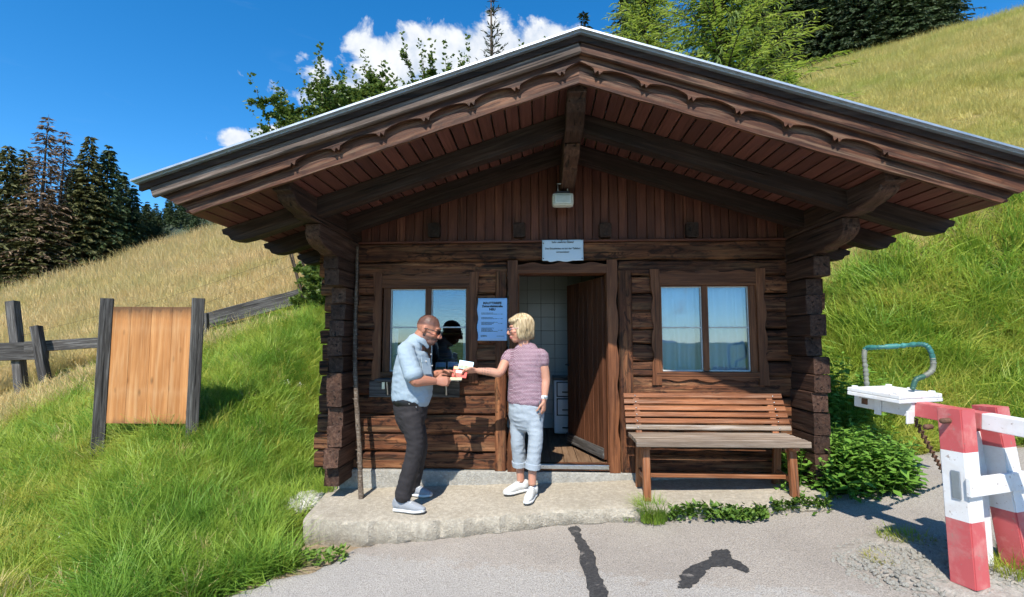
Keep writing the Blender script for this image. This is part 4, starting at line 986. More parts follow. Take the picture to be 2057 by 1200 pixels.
def scatter(name, pts, coll, nproto, label, smin, smax, tilt=.15, scl=None):
    n = len(pts); me = bpy.data.meshes.new('points'); me.vertices.add(n); me.vertices.foreach_set('co', np.ascontiguousarray(pts, np.float32).ravel())
    rot = np.stack([rng.normal(0, tilt, n), rng.normal(0, tilt, n), rng.uniform(0, 6.283, n)], 1)
    sc = rng.uniform(smin, smax, n) * (1 if scl is None else scl)
    a = me.attributes.new('rot', 'FLOAT_VECTOR', 'POINT'); a.data.foreach_set('vector', rot.astype(np.float32).ravel())
    a = me.attributes.new('scl', 'FLOAT', 'POINT'); a.data.foreach_set('value', sc.astype(np.float32))
    a = me.attributes.new('pick', 'INT', 'POINT'); a.data.foreach_set('value', rng.integers(0, nproto, n).astype(np.int32))
    o = obj(name, me, None); tag(o, label, kind='stuff')
    ng = bpy.data.node_groups.new(name + '_nodes', 'GeometryNodeTree'); ng.interface.new_socket('Geometry', in_out='INPUT', socket_type='NodeSocketGeometry'); ng.interface.new_socket('Geometry', in_out='OUTPUT', socket_type='NodeSocketGeometry')
    t = NT(ng); gi = t.add('NodeGroupInput'); go = t.add('NodeGroupOutput'); ci = t.add('GeometryNodeCollectionInfo', transform_space='ORIGINAL'); ci.inputs[0].default_value = coll; ci.inputs[1].default_value = True; ci.inputs[2].default_value = True
    def na(nm, ty): k = t.add('GeometryNodeInputNamedAttribute', data_type=ty); k.inputs[0].default_value = nm; return [s for s in k.outputs if s.enabled][0]
    ip = t.add('GeometryNodeInstanceOnPoints'); t.l.new(gi.outputs[0], ip.inputs['Points']); t.l.new(ci.outputs[0], ip.inputs['Instance']); ip.inputs['Pick Instance'].default_value = True
    t.l.new(na('pick', 'INT'), ip.inputs['Instance Index']); t.l.new(na('rot', 'FLOAT_VECTOR'), ip.inputs['Rotation']); t.l.new(na('scl', 'FLOAT'), ip.inputs['Scale'])
    t.l.new(ip.outputs[0], go.inputs[0]); md = o.modifiers.new('scatter', 'NODES'); md.node_group = ng; return o
def matmesh(vft, m, smooth=False):
    me = mk_np(vft[0], vft[1], smooth, vft[2]); me.materials.append(m); return me
def polar(n, r0, r1, a0, a1, keep):
    """log-uniform in distance, bearings in degrees"""
    a = np.radians(rng.uniform(a0, a1, n)); r = np.exp(rng.uniform(math.log(r0), math.log(r1), n)); x = r * np.sin(a); y = r * np.cos(a)
    k = keep(x, y); x, y, r = x[k], y[k], r[k]; return np.stack([x, y, terrain(x, y) - .012], 1), r
def fence_d(x, y):
    a = FP0 - fdir * 3; e = FP1 + fdir * 1.5; ex, ey = e[0] - a[0], e[1] - a[1]; t = np.clip(((x - a[0]) * ex + (y - a[1]) * ey) / (ex * ex + ey * ey), 0, 1)
    qx, qy = a[0] + t * ex, a[1] + t * ey; dd = np.hypot(x - qx, y - qy); return np.where((x * qx + y * qy) / (np.hypot(qx, qy) + 1e-6) < np.hypot(qx, qy) + .1, dd, 9)
off = lambda x, y, m=.1: (poly_sd(ROAD_POLY, x, y) > m + .12 * (lump(x, y, 2.2) * .5 + .4)) & (poly_sd(HUT_POLY, x, y) > .12)
lush = [matmesh(blades(46, .10, (.12, .34), (.3, 1.1), (.006, .012), 4, 10 + i), M['grass']) for i in range(5)] + [matmesh(blades(46, .10, (.12, .36), (.4, 1.2), (.006, .012), 4, 40 + i), M['grass_d']) for i in range(3)]
g2 = np.random.default_rng(5)
def weed_clump(seed, n=26):
    g = np.random.default_rng(seed); a = g.uniform(0, 6.283, n); el = g.uniform(.1, .9, n); D_ = np.stack([np.cos(a) * np.cos(el), np.sin(a) * np.cos(el), np.sin(el)], 1)
    P = np.stack([g.normal(0, .05, n), g.normal(0, .05, n), g.uniform(0, .12, n)], 1); N = unit(np.cross(np.cross(D_, [0, 0, 1.0]), D_) + g.normal(0, .25, (n, 3)))
    return leaves(P, N, D_, g.uniform(.06, .16, n), g.uniform(.025, .055, n), .3, None, seed)
weeds = [matmesh(weed_clump(60 + i), M['weed']) for i in range(3)]
LUSH = proto_coll('lush_clump', lush); WEED = proto_coll('weed_clump', weeds)
DRY = proto_coll('dry_clump', [matmesh(blades(34, .13, (.25, .62), (.1, .7), (.004, .007), 4, 80 + i, 1.9), M['dry']) for i in range(5)])
MEAD = proto_coll('meadow_clump', [matmesh(blades(40, .14, (.10, .30), (.2, .9), (.006, .010), 3, 110 + i), M['meadow']) for i in range(5)])
rp = lambda x, y: rng.uniform(0, 1, x.shape)
# near bank, left and right
p, r = polar(14500, 2.3, 15, -62, -14, lambda x, y: off(x, y) & (rp(x, y) > dryness(x, y) * .95)); scatter('bank_grass', p, LUSH, 8, 'lush green grass on the bank left of the hut', .34, 1.1, .38, np.clip(r / 6.5, .5, 1.15))
p, r = polar(15000, 4.2, 22, 18, 62, lambda x, y: off(x, y) & (rp(x, y) > dryness(x, y) * 1.25)); scatter('bank_grass', p, LUSH, 8, 'lush green grass on the bank right of the hut', .55, 1.6, .38, np.clip(r / 7, .9, 1.8))
p, r = polar(3600, 2.2, 7, -60, -14, lambda x, y: off(x, y, .0) & (lump(x, y, .8) > .1)); scatter('bank_weeds', p, WEED, 3, 'leafy weeds among the grass by the porch', .35, .75, .25)
p, r = polar(5000, 3.5, 12, -42, -14, lambda x, y: off(x, y) & (x > -4.4) & (rp(x, y) > dryness(x, y))); scatter('deep_green_grass', p, proto_coll('deep_clump', lush[5:]), 3, 'deep green grass between the board and the hut', .4, 1.2, .4)
p, r = polar(500, 2.8, 9, -60, -16, lambda x, y: off(x, y)); scatter('dry_stalks', p, DRY, 5, 'scattered dry stalks in the green bank', .22, .5, .3)
# dry meadow, left, and mown yellow-green slope, right
p, r = polar(34000, 6.5, 66, -60, -8, lambda x, y: off(x, y) & (rp(x, y) < dryness(x, y)) & (fence_d(x, y) > 1.0)); scatter('dry_meadow_grass', p, DRY, 5, 'tall dry golden grass on the left hillside', .6, 1.15, .15, np.clip(r / 17, .75, 3.2))
p, r = polar(34000, 7, 66, 10, 60, lambda x, y: off(x, y) & (rp(x, y) < dryness(x, y) * 1.5)); scatter('hill_meadow_grass', p, MEAD, 5, 'mown yellow-green grass on the right hillside', .5, 1.0, .2, np.clip(r / 14, .8, 3.6))
# ---- one-off plants
def plant(name, label, cat, c, vft, m, stems=None, group=None):
    t = thing(name, label, cat, tuple(map(float, c)), group); obj('foliage', matmesh(vft, m), None, t)
    if stems: obj('stem', mk(*merge(stems)), M['weed'], t)
    return t
def nettles(c, rx, ry, n, h, seed, leafL=(.05, .10)):
    g = np.random.default_rng(seed); Ps, Ds, Ns, Ls, Ts, st = [], [], [], [], [], []
    for i in range(n):
        a = g.uniform(0, 6.283); q = math.sqrt(g.uniform(0, 1)); x = c[0] + rx * q * math.cos(a); y = c[1] + ry * q * math.sin(a); z = terr1(x, y) if poly_sd(ROAD_POLY, np.array([x]), np.array([y]))[0] > 0 else rz(x, y)
        z = max(z, rz(x, y) - .02); hh = g.uniform(*h) * (1 - .45 * q ** 2); le = g.normal(0, .12, 2); top = np.array([x + le[0] * hh * 2, y + le[1] * hh * 2, z + hh]); b0 = np.array([x, y, z])
        st.append(tube_vf([b0, top], [.004, .002], 4, (1, 0, 0), cap=False)); tn = g.uniform(0, 1)
        for k in range(int(hh / .05) + 2):
            t = 1 - k * .05 / hh
            if t < .1: break
            a0 = k * 1.571 + tn * 6
            for s in (0, math.pi):
                an = a0 + s + g.normal(0, .2); el = g.normal(-.1 + .4 * (k == 0), .25); d = np.array([math.cos(an) * math.cos(el), math.sin(an) * math.cos(el), math.sin(el)])
                Ps.append(b0 + (top - b0) * t); Ds.append(d); Ns.append(unit(np.array([0, 0, 1.0]) - d * d[2] + g.normal(0, .15, 3))); Ls.append(g.uniform(*leafL) * (.55 + .45 * min(1, k / 2))); Ts.append(np.clip(.75 * t + g.normal(0, .2), 0, 1))
    return leaves(np.array(Ps), np.array(Ns), np.array(Ds), Ls, np.array(Ls) * .62, .25, np.array(Ts)), st
nc = hit(1690, 945, road_z); v, st = nettles((2.72, 4.74), .56, .40, 230, (.32, .56), 21, (.065, .115)); plant('nettle_bush', 'dense bright green nettle bush at the right end of the bench', 'plant', (nc[0], nc[1] + .2, rz(nc[0], nc[1])), v, M['nettle'], st)
nc2 = hit(1585, 985, porch_z); v, st = nettles((nc2[0] + .02, nc2[1]), .13, .08, 9, (.14, .24), 22); plant('nettle_sprig', 'small nettle sprig by the right bench leg', 'plant', nc2, v, M['nettle'], st)
v, st = nettles((3.15, 6.0), .75, .45, 130, (.6, 1.0), 23, (.07, .13)); plant('shaded_weeds', 'dark leafy weeds in the shade behind the hut corner', 'plant', (3.15, 6.0, terr1(3.15, 6.0)), v, M['nettle'], st)
def low_weed(pix, n, name, label, seed, L=(.03, .06), fn=rz):
    g = np.random.default_rng(seed); Ps = []
    for (a, b_) in zip(pix, pix[1:]):
        for k in range(n):
            t = g.uniform(); px = a[0] + (b_[0] - a[0]) * t; py = a[1] + (b_[1] - a[1]) * t + g.normal(0, 5); Ps.append(hit(px, py, lambda x, y: np.maximum(road_z(x, y), np.where(y > np.interp(x, fe[:, 0], fe[:, 1]), porch_z(x, y), -9))))
    Ps = np.array(Ps); Ps[:, 2] += g.uniform(0, .06, len(Ps)); a = g.uniform(0, 6.283, len(Ps)); el = g.uniform(.05, 1.0, len(Ps)); D_ = np.stack([np.cos(a) * np.cos(el), np.sin(a) * np.cos(el), np.sin(el)], 1)
    N = unit(np.array([0, 0, 1.0]) - D_ * D_[:, 2:3] + g.normal(0, .3, (len(Ps), 3))); Ll = g.uniform(*L, len(Ps))
    return plant(name, label, 'weeds', Ps.mean(0), leaves(Ps, N, D_, Ll, Ll * .55, .25, None, seed), M['weed'])
low_weed([(1345, 1042), (1400, 1036), (1450, 1040), (1490, 1042), (1540, 1040)], 260, 'low_weeds', 'low leafy weeds along the porch edge below the bench', 31)
low_weed([(1548, 1028), (1600, 1022), (1668, 1022)], 150, 'low_weeds', 'flat weeds at the far right end of the porch edge', 32)
def tuft(px, py, n, rad, h, wv, name, label, seed, m='grass_d', fn=road_z):
    c = hit(px, py, fn if fn is porch_z else (lambda x, y: np.maximum(road_z(x, y), np.where((y > np.interp(x, fe[:, 0], fe[:, 1])) & (x < 2.5), porch_z(x, y), -9)))); V, F, T = blades(n, rad, h, (.3, 1.0), wv, 4, seed); t = thing(name, label, 'grass tuft', tuple(map(float, c))); obj('blades', matmesh((V, F, T), M[m]), None, t, WM[t.name]); return t
tuft(1312, 1046, 460, .11, (.12, .25), (.004, .007), 'grass_tuft', 'bushy green grass tuft at the porch edge in front of the bench', 41)
tuft(1820, 1085, 260, .16, (.04, .10), (.004, .007), 'grass_tuft', 'short grass tuft on the gravel left of the barrier leg', 42, 'grass')
tuft(1775, 1130, 200, .10, (.03, .07), (.004, .007), 'grass_tuft', 'thin flat grass patch nearest the camera beside the gravel', 43, 'grass')
tuft(2025, 1150, 300, .14, (.06, .2), (.004, .007), 'grass_tuft', 'scruffy grass tuft between the barrier legs', 44, 'grass')
tuft(655, 985, 220, .10, (.10, .24), (.004, .007), 'grass_tuft', 'spiky grass tuft by the left end of the foundation', 45, 'grass_d', porch_z)
tuft(1262, 1044, 60, .05, (.03, .07), (.004, .006), 'grass_tuft', 'tiny grass tuft in the crack left of the bushy one', 46)
# straw and soil strip weeds below the step
low_weed([(590, 1120), (640, 1130), (700, 1122)], 90, 'low_weeds', 'green weeds in the dirt below the left end of the step', 33)
# yellow hawkweed flowers and white seed heads in the bank
for k, (px, py) in enumerate(((416, 984), (436, 940), (408, 1008), (378, 1110), (152, 1152), (80, 822), (400, 1086), (75, 1100))):
    c = hit(px, py + 18, terrain); tp = onY(px, py, c[1]); t = thing('yellow_flower', 'yellow flower in the left bank, ' + ('below the board, middle of three', 'below the board, highest of three', 'below the board, lowest of three', 'just above the path edge', 'at the very bottom left', 'far left, level with the board', 'above the path edge, a hand above its neighbour', 'near the left picture edge, low down')[k], 'flower', tuple(map(float, c)), 'yellow flowers in the grass')
    a = np.linspace(0, 6.283, 15)[:-1]; D_ = np.stack([np.cos(a), np.sin(a) * .8, .35 + 0 * a], 1); D_ = unit(D_); N = np.tile(np.array([[0, -.3, 1.0]]), (14, 1)); pv = leaves(np.tile(tp, (14, 1)), N, D_, np.full(14, .022), np.full(14, .010), .1)
    obj('petals', matmesh(pv, M['yellow']), None, t); obj('stem', mk(*tube_vf([c, tp], .002, 4, (1, 0, 0))), M['weed'], t)
for k, (px, py) in enumerate(((600, 775), (125, 1078), (575, 770), (205, 1045))):
    c = hit(px, py + 20, terrain); tp = onY(px, py, c[1]); t = thing('seed_head', 'whitish seed head in the grass, ' + ('near the hut corner, right of two', 'at the lower left, further left of two', 'near the hut corner, left of two', 'at the lower left, further right of two')[k], 'plant', tuple(map(float, c)), 'white seed heads in the grass')
    g = np.random.default_rng(k); Pn = tp + g.normal(0, .022, (40, 3)); D_ = unit(g.normal(0, 1, (40, 3))); pv = leaves(Pn, unit(np.cross(D_, [.3, .2, 1])), D_, np.full(40, .02), np.full(40, .012), .1)
    obj('florets', matmesh(pv, M['seed']), None, t); obj('stem', mk(*tube_vf([c, tp], .003, 4, (1, 0, 0))), M['weed'], t)
# ---- gravel at the barrier foot, pale stone beside the step
gv = hit(1880, 1135, road_z); n = 1500; g = np.random.default_rng(77); a = g.uniform(0, 6.283, n); q = np.sqrt(g.uniform(0, 1, n)); GX = gv[0] + .56 * q ** 1.3 * np.cos(a); GY = gv[1] + .42 * q ** 1.3 * np.sin(a)
nx = 26; V, F = [], []
for j in range(nx + 1):
    for i in range(nx + 1):
        x = gv[0] - .55 + 1.1 * i / nx; y = gv[1] - .42 + .84 * j / nx; e = math.hypot((x - gv[0]) / .5, (y - gv[1]) / .38) * (1 + .22 * lump(x, y, 3.1))
        V.append((x, y, rz(x, y) + .035 * max(-.4, 1 - e * e) + .006 * lump(x, y, 9)))
for j in range(nx):
    for i in range(nx): p_ = j * (nx + 1) + i; F.append((p_, p_ + 1, p_ + nx + 2, p_ + nx + 1))
tag(obj('gravel_mound', mk(V, F, True), concrete('gravel', (.33, .295, .255), (.47, .43, .38))), 'pale gravel heap at the foot of the barrier', kind='structure')
peb = []
for k in range(4):
    bm = bmesh.new(); bmesh.ops.create_icosphere(bm, subdivisions=1, radius=1)
    for v_ in bm.verts: v_.co *= random.uniform(.7, 1.2); v_.co.z *= .6
    me = bpy.data.meshes.new('peb'); bm.to_mesh(me); bm.free(); me.materials.append(M['stone']); peb.append(me)
PEB = proto_coll('pebble', peb); e2 = 1 - ((GX - gv[0]) / .5) ** 2 - ((GY - gv[1]) / .38) ** 2
scatter('gravel', np.stack([GX, GY, np.array([rz(x, y) for x, y in zip(GX, GY)]) + .035 * np.maximum(e2, 0)], 1), PEB, 4, 'loose pale gravel stones around the barrier foot', .006, .02, .5)
c = hit(597, 1040, road_z); bm = bmesh.new(); bmesh.ops.create_icosphere(bm, subdivisions=4, radius=1)
for v_ in bm.verts:
    p = v_.co.copy(); k = 1 + .10 * lump(p.x * 2, p.y * 2 + p.z, 1.3) + .05 * lump(p.x * 5, p.z * 5 + p.y * 3, 1.7); v_.co = Vector((p.x * .21 * k, p.y * .26 * k, max(-.06, p.z * .085 * k)))
me = bpy.data.meshes.new('rock'); bm.to_mesh(me); bm.free(); tag(obj('pale_stone', me, concrete('white_stone', (.55, .53, .48), (.75, .73, .68)), None, Matrix.Translation((c[0] + .03, c[1] + .12, rz(c[0], c[1]) + .10))), 'whitish flat stone at the left end of the step', 'stone')
# ------------------------------------------------------------------ trees
def conifer(h, br, seed, whorls, nb, ns, sl_, sw, droop=.35, low=.12, hang=.5, up=.1, gaps=0.0):
    g = np.random.default_rng(seed); P, D_, N, L, T, wd_ = [], [], [], [], [], []
    wd_.append(tube_vf([(0, 0, -.5), (0, 0, h * .5), (.02 * h * g.normal() * .3, 0, h)], [.014 * h + .03, .009 * h + .01, .006], 7, (1, 0, 0), 8))
    for i in range(whorls):
        t = (i + g.uniform(0, .8)) / whorls; z = h * (low + (1 - low) * t); R_ = br * (1 - t) ** .75 * g.uniform(.75, 1.15) + .04
        for k in range(nb):
            if g.uniform() < gaps: continue
            a = 6.283 * (k + g.uniform(-.35, .35)) / nb + i * .9; l = R_ * g.uniform(.6, 1.1); n = max(3, int(ns * l / br + 2))
            s = (np.arange(n) + g.uniform(0, 1, n)) / n; s = .12 + .88 * s
            dz = up * l * s - droop * l * s ** 2 + .12 * l * np.maximum(s - .7, 0)
            c = np.stack([np.cos(a) * l * s, np.sin(a) * l * s, z + dz], 1)
            e = np.array([math.cos(a), math.sin(a), 0]); sd = np.array([-math.sin(a), math.cos(a), 0])
            wd_.append(tube_vf([(0, 0, z), tuple(np.array([math.cos(a) * l * .5, math.sin(a) * l * .5, z + up * l * .5 - droop * l * .25])), tuple(np.array([math.cos(a) * l, math.sin(a) * l, z + up * l - droop * l * .97]))], [.012 + .004 * l, .008 + .002 * l, .003], 3, (0, 0, 1), cap=False))
            sg = np.where(g.uniform(0, 1, n) < .5, -1.0, 1.0)
            d = e[None] * g.uniform(.3, 1.0, n)[:, None] + sd[None] * (sg * g.uniform(.2, .9, n))[:, None] + np.array([0, 0, -1.0])[None] * (hang * g.uniform(.2, 1.3, n))[:, None]
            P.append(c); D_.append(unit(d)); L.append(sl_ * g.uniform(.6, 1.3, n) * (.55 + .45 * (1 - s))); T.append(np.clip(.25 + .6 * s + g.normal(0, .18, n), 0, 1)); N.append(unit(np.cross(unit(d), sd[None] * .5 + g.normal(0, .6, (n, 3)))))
    P, D_, N, L, T = map(np.concatenate, (P, D_, N, L, T)); return leaves(P, N, D_, L, L * sw, .2, T), merge(wd_)
def tree(name, label, loc, vft, wood_, m, group=None, rz_=0, s=1.0, cat='tree'):
    t = thing(name, label, cat, tuple(map(float, loc)), group, rz_); Mx = WM[t.name] @ Matrix.Diagonal((s, s, s, 1))
    fm = matmesh(vft, m) if isinstance(vft, tuple) else vft; wm = mk(*wood_, True) if isinstance(wood_, tuple) else wood_
    obj('crown', fm, None, t, Mx); obj('trunk', wm, M['bark'], t, Mx); return t
def at_dist(px, r):
    d = pix_ray(px, 684); a = math.atan2(d[0], d[1]); x, y = r * math.sin(a), r * math.cos(a); return np.array([x, y, terr1(x, y) - .3])
def tree_h(px, py, loc): d = pix_ray(px, py); return CAM_H + d[2] / d[1] * loc[1] - loc[2]
# left wood on the crest: px of trunk, py of top, distance, kind
LT = [(22, 300, 60, 1, 'dull spruce at the left edge of the picture'), (62, 232, 56, 0, 'tallest half-dead brown spruce of the left wood'), (100, 262, 58, 0, 'second brown dying spruce, right of the tallest one'), (-15, 290, 57, 1, 'spruce cut by the left edge of the picture'),
      (128, 330, 61, 2, 'dark spruce between the brown one and the pointed one'), (152, 272, 57, 1, 'yellowish spruce with a thin brown top in the left wood'), (194, 292, 58, 2, 'dark green pointed spruce in the left wood'), (226, 345, 62, 2, 'lower dark spruce right of the pointed one'), (250, 372, 60, 2, 'small dark spruce near the right end of the left wood'), (280, 405, 62, 2, 'short spruce behind the left roof corner'), (306, 428, 62, 2, 'lowest spruce at the right end of the left wood'), (80, 380, 60, 1, 'low yellowish spruce in front of the brown ones'), (172, 400, 60, 2, 'low bushy spruce under the pointed ones'), (40, 400, 61, 2, 'low dark spruce at the foot of the left wood'), (112, 395, 59, 1, 'low olive spruce under the second brown spruce'), (140, 430, 60, 2, 'very low dark spruce below the yellowish one'), (210, 415, 60, 2, 'low dark spruce filling the gap right of the pointed one'), (5, 420, 59, 1, 'low olive spruce at the left picture edge'), (238, 430, 61, 2, 'low dark spruce before the small one at the right end')]
variants = {}
for k in (0, 1, 2):
    cfg = {0: (16, 3.4, 201, 42, 7, 22, .60, .26, .36, .08, .5, .12, .12), 1: (15, 4.0, 202, 44, 8, 36, .66, .36, .38, .02, .6, .1, .03), 2: (14, 3.9, 203, 44, 8, 38, .66, .40, .36, .02, .6, .1, .02)}[k]
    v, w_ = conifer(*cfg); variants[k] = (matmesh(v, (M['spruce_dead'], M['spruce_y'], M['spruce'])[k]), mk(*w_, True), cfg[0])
for (px, py, r, k, lab) in LT:
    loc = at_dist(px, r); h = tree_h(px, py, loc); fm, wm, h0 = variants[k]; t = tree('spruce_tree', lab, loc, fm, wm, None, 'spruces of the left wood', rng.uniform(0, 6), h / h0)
    if k == 0:                                                       # living skirt of a dying tree
        obj('lower_crown', variants[1][0], None, t, WM[t.name] @ Matrix.Diagonal((h / h0 * .98, h / h0 * .98, h / h0 * .52, 1)))
# right wood on the crest
for i, (px, r, h) in enumerate(((1578, 58, 13), (1612, 60, 15), (1650, 62, 13), (1690, 60, 16), (1728, 61, 14), (1765, 60, 15), (1800, 62, 14), (1838, 61, 13), (1872, 62, 13), (1905, 63, 12), (1940, 64, 12), (1545, 60, 14))):
    loc = at_dist(px, r); fm, wm, h0 = variants[2]; tree('spruce_tree', 'dark spruce, number %s from the left along the top right crest' % ('two three four five six seven eight nine ten eleven twelve one'.split()[i]), loc, fm, wm, None, 'spruces of the right crest', rng.uniform(0, 6), h / h0)
# spruces and larch just behind the hut
loc = at_dist(988, 11.2); h = tree_h(989, -25, loc); v, w_ = conifer(h, .62, 211, 26, 5, 16, .16, .24, -.25, .2, -.5, .5); tree('young_spruce', 'slim young spruce whose spire stands against the cloud', loc, v, w_, M['spruce'])
loc = at_dist(1180, 34); h = tree_h(1180, 22, loc); v, w_ = conifer(h, 2.0, 212, 34, 7, 20, .5, .36, .3, .02, .5); tree('far_spruce', 'bluish spruce tip just above the roof ridge', loc, v, w_, M['spruce'])
loc = at_dist(1275, 30); h = tree_h(1275, -90, loc); tree('far_spruce', 'dark spruce behind the left edge of the larch', loc, v, w_, M['spruce'], None, 1.0, h / tree_h(1180, 22, at_dist(1180, 34)))
def larch(px, r, top_py, br, seed, lab, dens=1.0):
    loc = at_dist(px, r); h = tree_h(px, top_py, loc); g = np.random.default_rng(seed)
    (V, F, T), w_ = conifer(h, br, seed, int(40 * dens), 8, 60, .36, .17, .16, .12, .25, .22); t = tree('larch_tree', lab, loc, (V, F, T), w_, M['larch'])
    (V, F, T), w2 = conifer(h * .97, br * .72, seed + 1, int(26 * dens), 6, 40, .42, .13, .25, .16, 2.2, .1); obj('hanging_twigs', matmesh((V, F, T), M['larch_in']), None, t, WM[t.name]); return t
larch(1470, 15.5, -260, 3.6, 221, 'large bright green larch rising behind the right roof slope', 1.25)
larch(1310, 17.5, -120, 3.0, 223, 'second bright green larch behind the ridge, left of the large one')
larch(1600, 14.5, 150, 1.0, 225, 'young larch peeping over the right roof slope', .6)
def shrub(name, base, tips, seed, lab, m, leafL=(.06, .10), side=14, spr=.5, xo=0.0):
    g = np.random.default_rng(seed); P, D_, N, L, T, st = [], [], [], [], [], []
    tips = [np.array(t_) for t_ in tips]; tips += [tips[g.integers(0, len(tips))] + np.array([g.normal(xo, spr), g.normal(0, .4), -g.uniform(.0, .75)]) for _ in range(len(tips) * 5 if side > 6 else 2)]
    for tp in tips:
        b0 = np.array(base) + np.array([g.normal(0, .15), g.normal(0, .15), 0]); mid = b0 + (tp - b0) * .55 + np.array([g.normal(0, .12), g.normal(0, .12), .25]); Q = cr([b0, mid, tp], 40)
        st.append(tube_vf(Q[::4], np.linspace(.022, .004, 10), 5, (1, 0, 0), cap=False))
        br_ = [(Q[15:], .6)]
        for k in range(side):
            i0 = g.integers(12, 34); l = g.uniform(.25, .75) * (1 - (i0 - 12) / 40); a = g.uniform(0, 6.283); e = Q[i0] + np.array([math.cos(a) * l, math.sin(a) * l, l * g.uniform(.3, .9)]); q = cr([Q[i0], (Q[i0] + e) / 2 + np.array([0, 0, .03]), e], 14); br_.append((q, .9)); st.append(tube_vf(q[::3], np.linspace(.008, .002, len(q[::3])), 4, (1, 0, 0), cap=False))
        for (q, dn) in br_:
            n = int(len(q) * 5.2 * dn) + 5; i = g.integers(0, len(q), n); p = q[i] + g.normal(0, .02, (n, 3)); a = g.uniform(0, 6.283, n); el = g.uniform(-.5, .8, n); d = np.stack([np.cos(a) * np.cos(el), np.sin(a) * np.cos(el), np.sin(el)], 1)
            P.append(p); D_.append(d); N.append(unit(np.cross(d, g.normal(0, 1, (n, 3))))); L.append(g.uniform(*leafL, n)); T.append(np.clip(g.normal(.45, .28, n), 0, 1))
    P, D_, N, L, T = map(np.concatenate, (P, D_, N, L, T)); t = thing(name, lab, 'shrub', tuple(map(float, base))); obj('foliage', matmesh(leaves(P, N, D_, L, L * .72, .2, T), m), None, t); obj('stem', mk(*merge(st), True), M['bark'], t); return t
def gb_(x, y): return (x, y, terr1(x, y))
def tp(px, py, Y): return onY(px, py, Y)
shrub('alder_shrub', gb_(-3.9, 10.3), [tp(556, 175, 10), tp(598, 135, 10.2), tp(575, 215, 9.8), tp(640, 125, 10.3), tp(600, 180, 10.4), tp(625, 190, 9.7), tp(585, 235, 10), tp(660, 190, 10.2), tp(640, 225, 9.9)], 301, 'light leafy alder shrub above the left roof slope', M['alder'], spr=.3, xo=.35)
shrub('alder_shrub', gb_(-2.9, 10.6), [tp(678, 150, 10.2), tp(725, 105, 10.4), tp(700, 180, 10), tp(745, 135, 10.5), tp(770, 125, 10.2), tp(690, 215, 10), tp(740, 190, 10.2), tp(790, 160, 10.3), tp(665, 235, 10.1), tp(720, 225, 9.9)], 302, 'dense middle alder shrub above the left roof slope', M['alder'])
shrub('alder_shrub', gb_(-1.9, 10.6), [tp(808, 68, 10.3), tp(822, 130, 10.2), tp(870, 85, 10.4), tp(892, 82, 10.3), tp(850, 140, 10.2), tp(905, 130, 10.1), tp(790, 190, 10.1), tp(840, 180, 10.3)], 303, 'upright alder shrub in front of the white cloud', M['alder'])
shrub('alder_shrub', gb_(-4.4, 9.7), [tp(515, 268, 9.4), tp(540, 262, 9.4)], 304, 'low alder branch over the lower left roof slope', M['alder'], side=3)
shrub('alder_shrub', gb_(-.7, 10.9), [tp(925, 108, 10.4), tp(940, 125, 10.4), tp(1045, 82, 10.6), tp(1098, 78, 10.6), tp(1035, 105, 10.5)], 305, 'sparse alder twigs peeping over the roof left of the ridge', M['alder'], side=3)
shrub('alder_shrub', gb_(-3.75, 9.6), [tp(640, 560, 9.3), tp(655, 545, 9.5), tp(630, 590, 9.2), tp(620, 560, 9.6)], 306, 'leafy shrub at the far end of the fence beside the hut', M['alder'], side=8)
# far wooded mountain seen past the left roof corner
V, F = [], []; na, nr_ = 60, 12
for j in range(nr_):
    for i in range(na + 1):
        a_ = R(-60 + 66 * i / na); t = j / (nr_ - 1); r_ = 250 + 160 * t; hgt = (46 + 26 * math.sin(i * .19 + 2.2) + 5 * math.sin(i * .9)); V.append((r_ * math.sin(a_), r_ * math.cos(a_), -20 + (hgt + 62) * math.sin(t * 1.57) + 3 * math.sin(i * 2.3 + j * 1.7)))
for j in range(nr_ - 1):
    for i in range(na): p_ = j * (na + 1) + i; F.append((p_, p_ + 1, p_ + na + 2, p_ + na + 1))
tag(obj('hill', mk(V, F, True), plain('far_forest_floor', (.035, .05, .03), .95, 0, .4, .15, 0)), 'distant wooded hill behind the left roof corner', kind='structure')
FAR = proto_coll('far_tree', [matmesh(conifer(12, 2.2, 400 + i, 12, 6, 7, 1.4, .5)[0], M['spruce']) for i in range(2)]); g = np.random.default_rng(9)
vv = np.array(V).reshape(nr_, na + 1, 3); n = 2600; ii = g.uniform(0, na, n); jj = g.uniform(0, nr_ - 1, n); i0 = ii.astype(int); j0 = jj.astype(int)
Pf = vv[j0, i0] + (vv[np.minimum(j0 + 1, nr_ - 1), i0] - vv[j0, i0]) * (jj - j0)[:, None] + (vv[j0, np.minimum(i0 + 1, na)] - vv[j0, i0]) * (ii - i0)[:, None]
scatter('far_wood', Pf, FAR, 2, 'far-off conifer wood on the distant hill', .7, 1.3, .03)
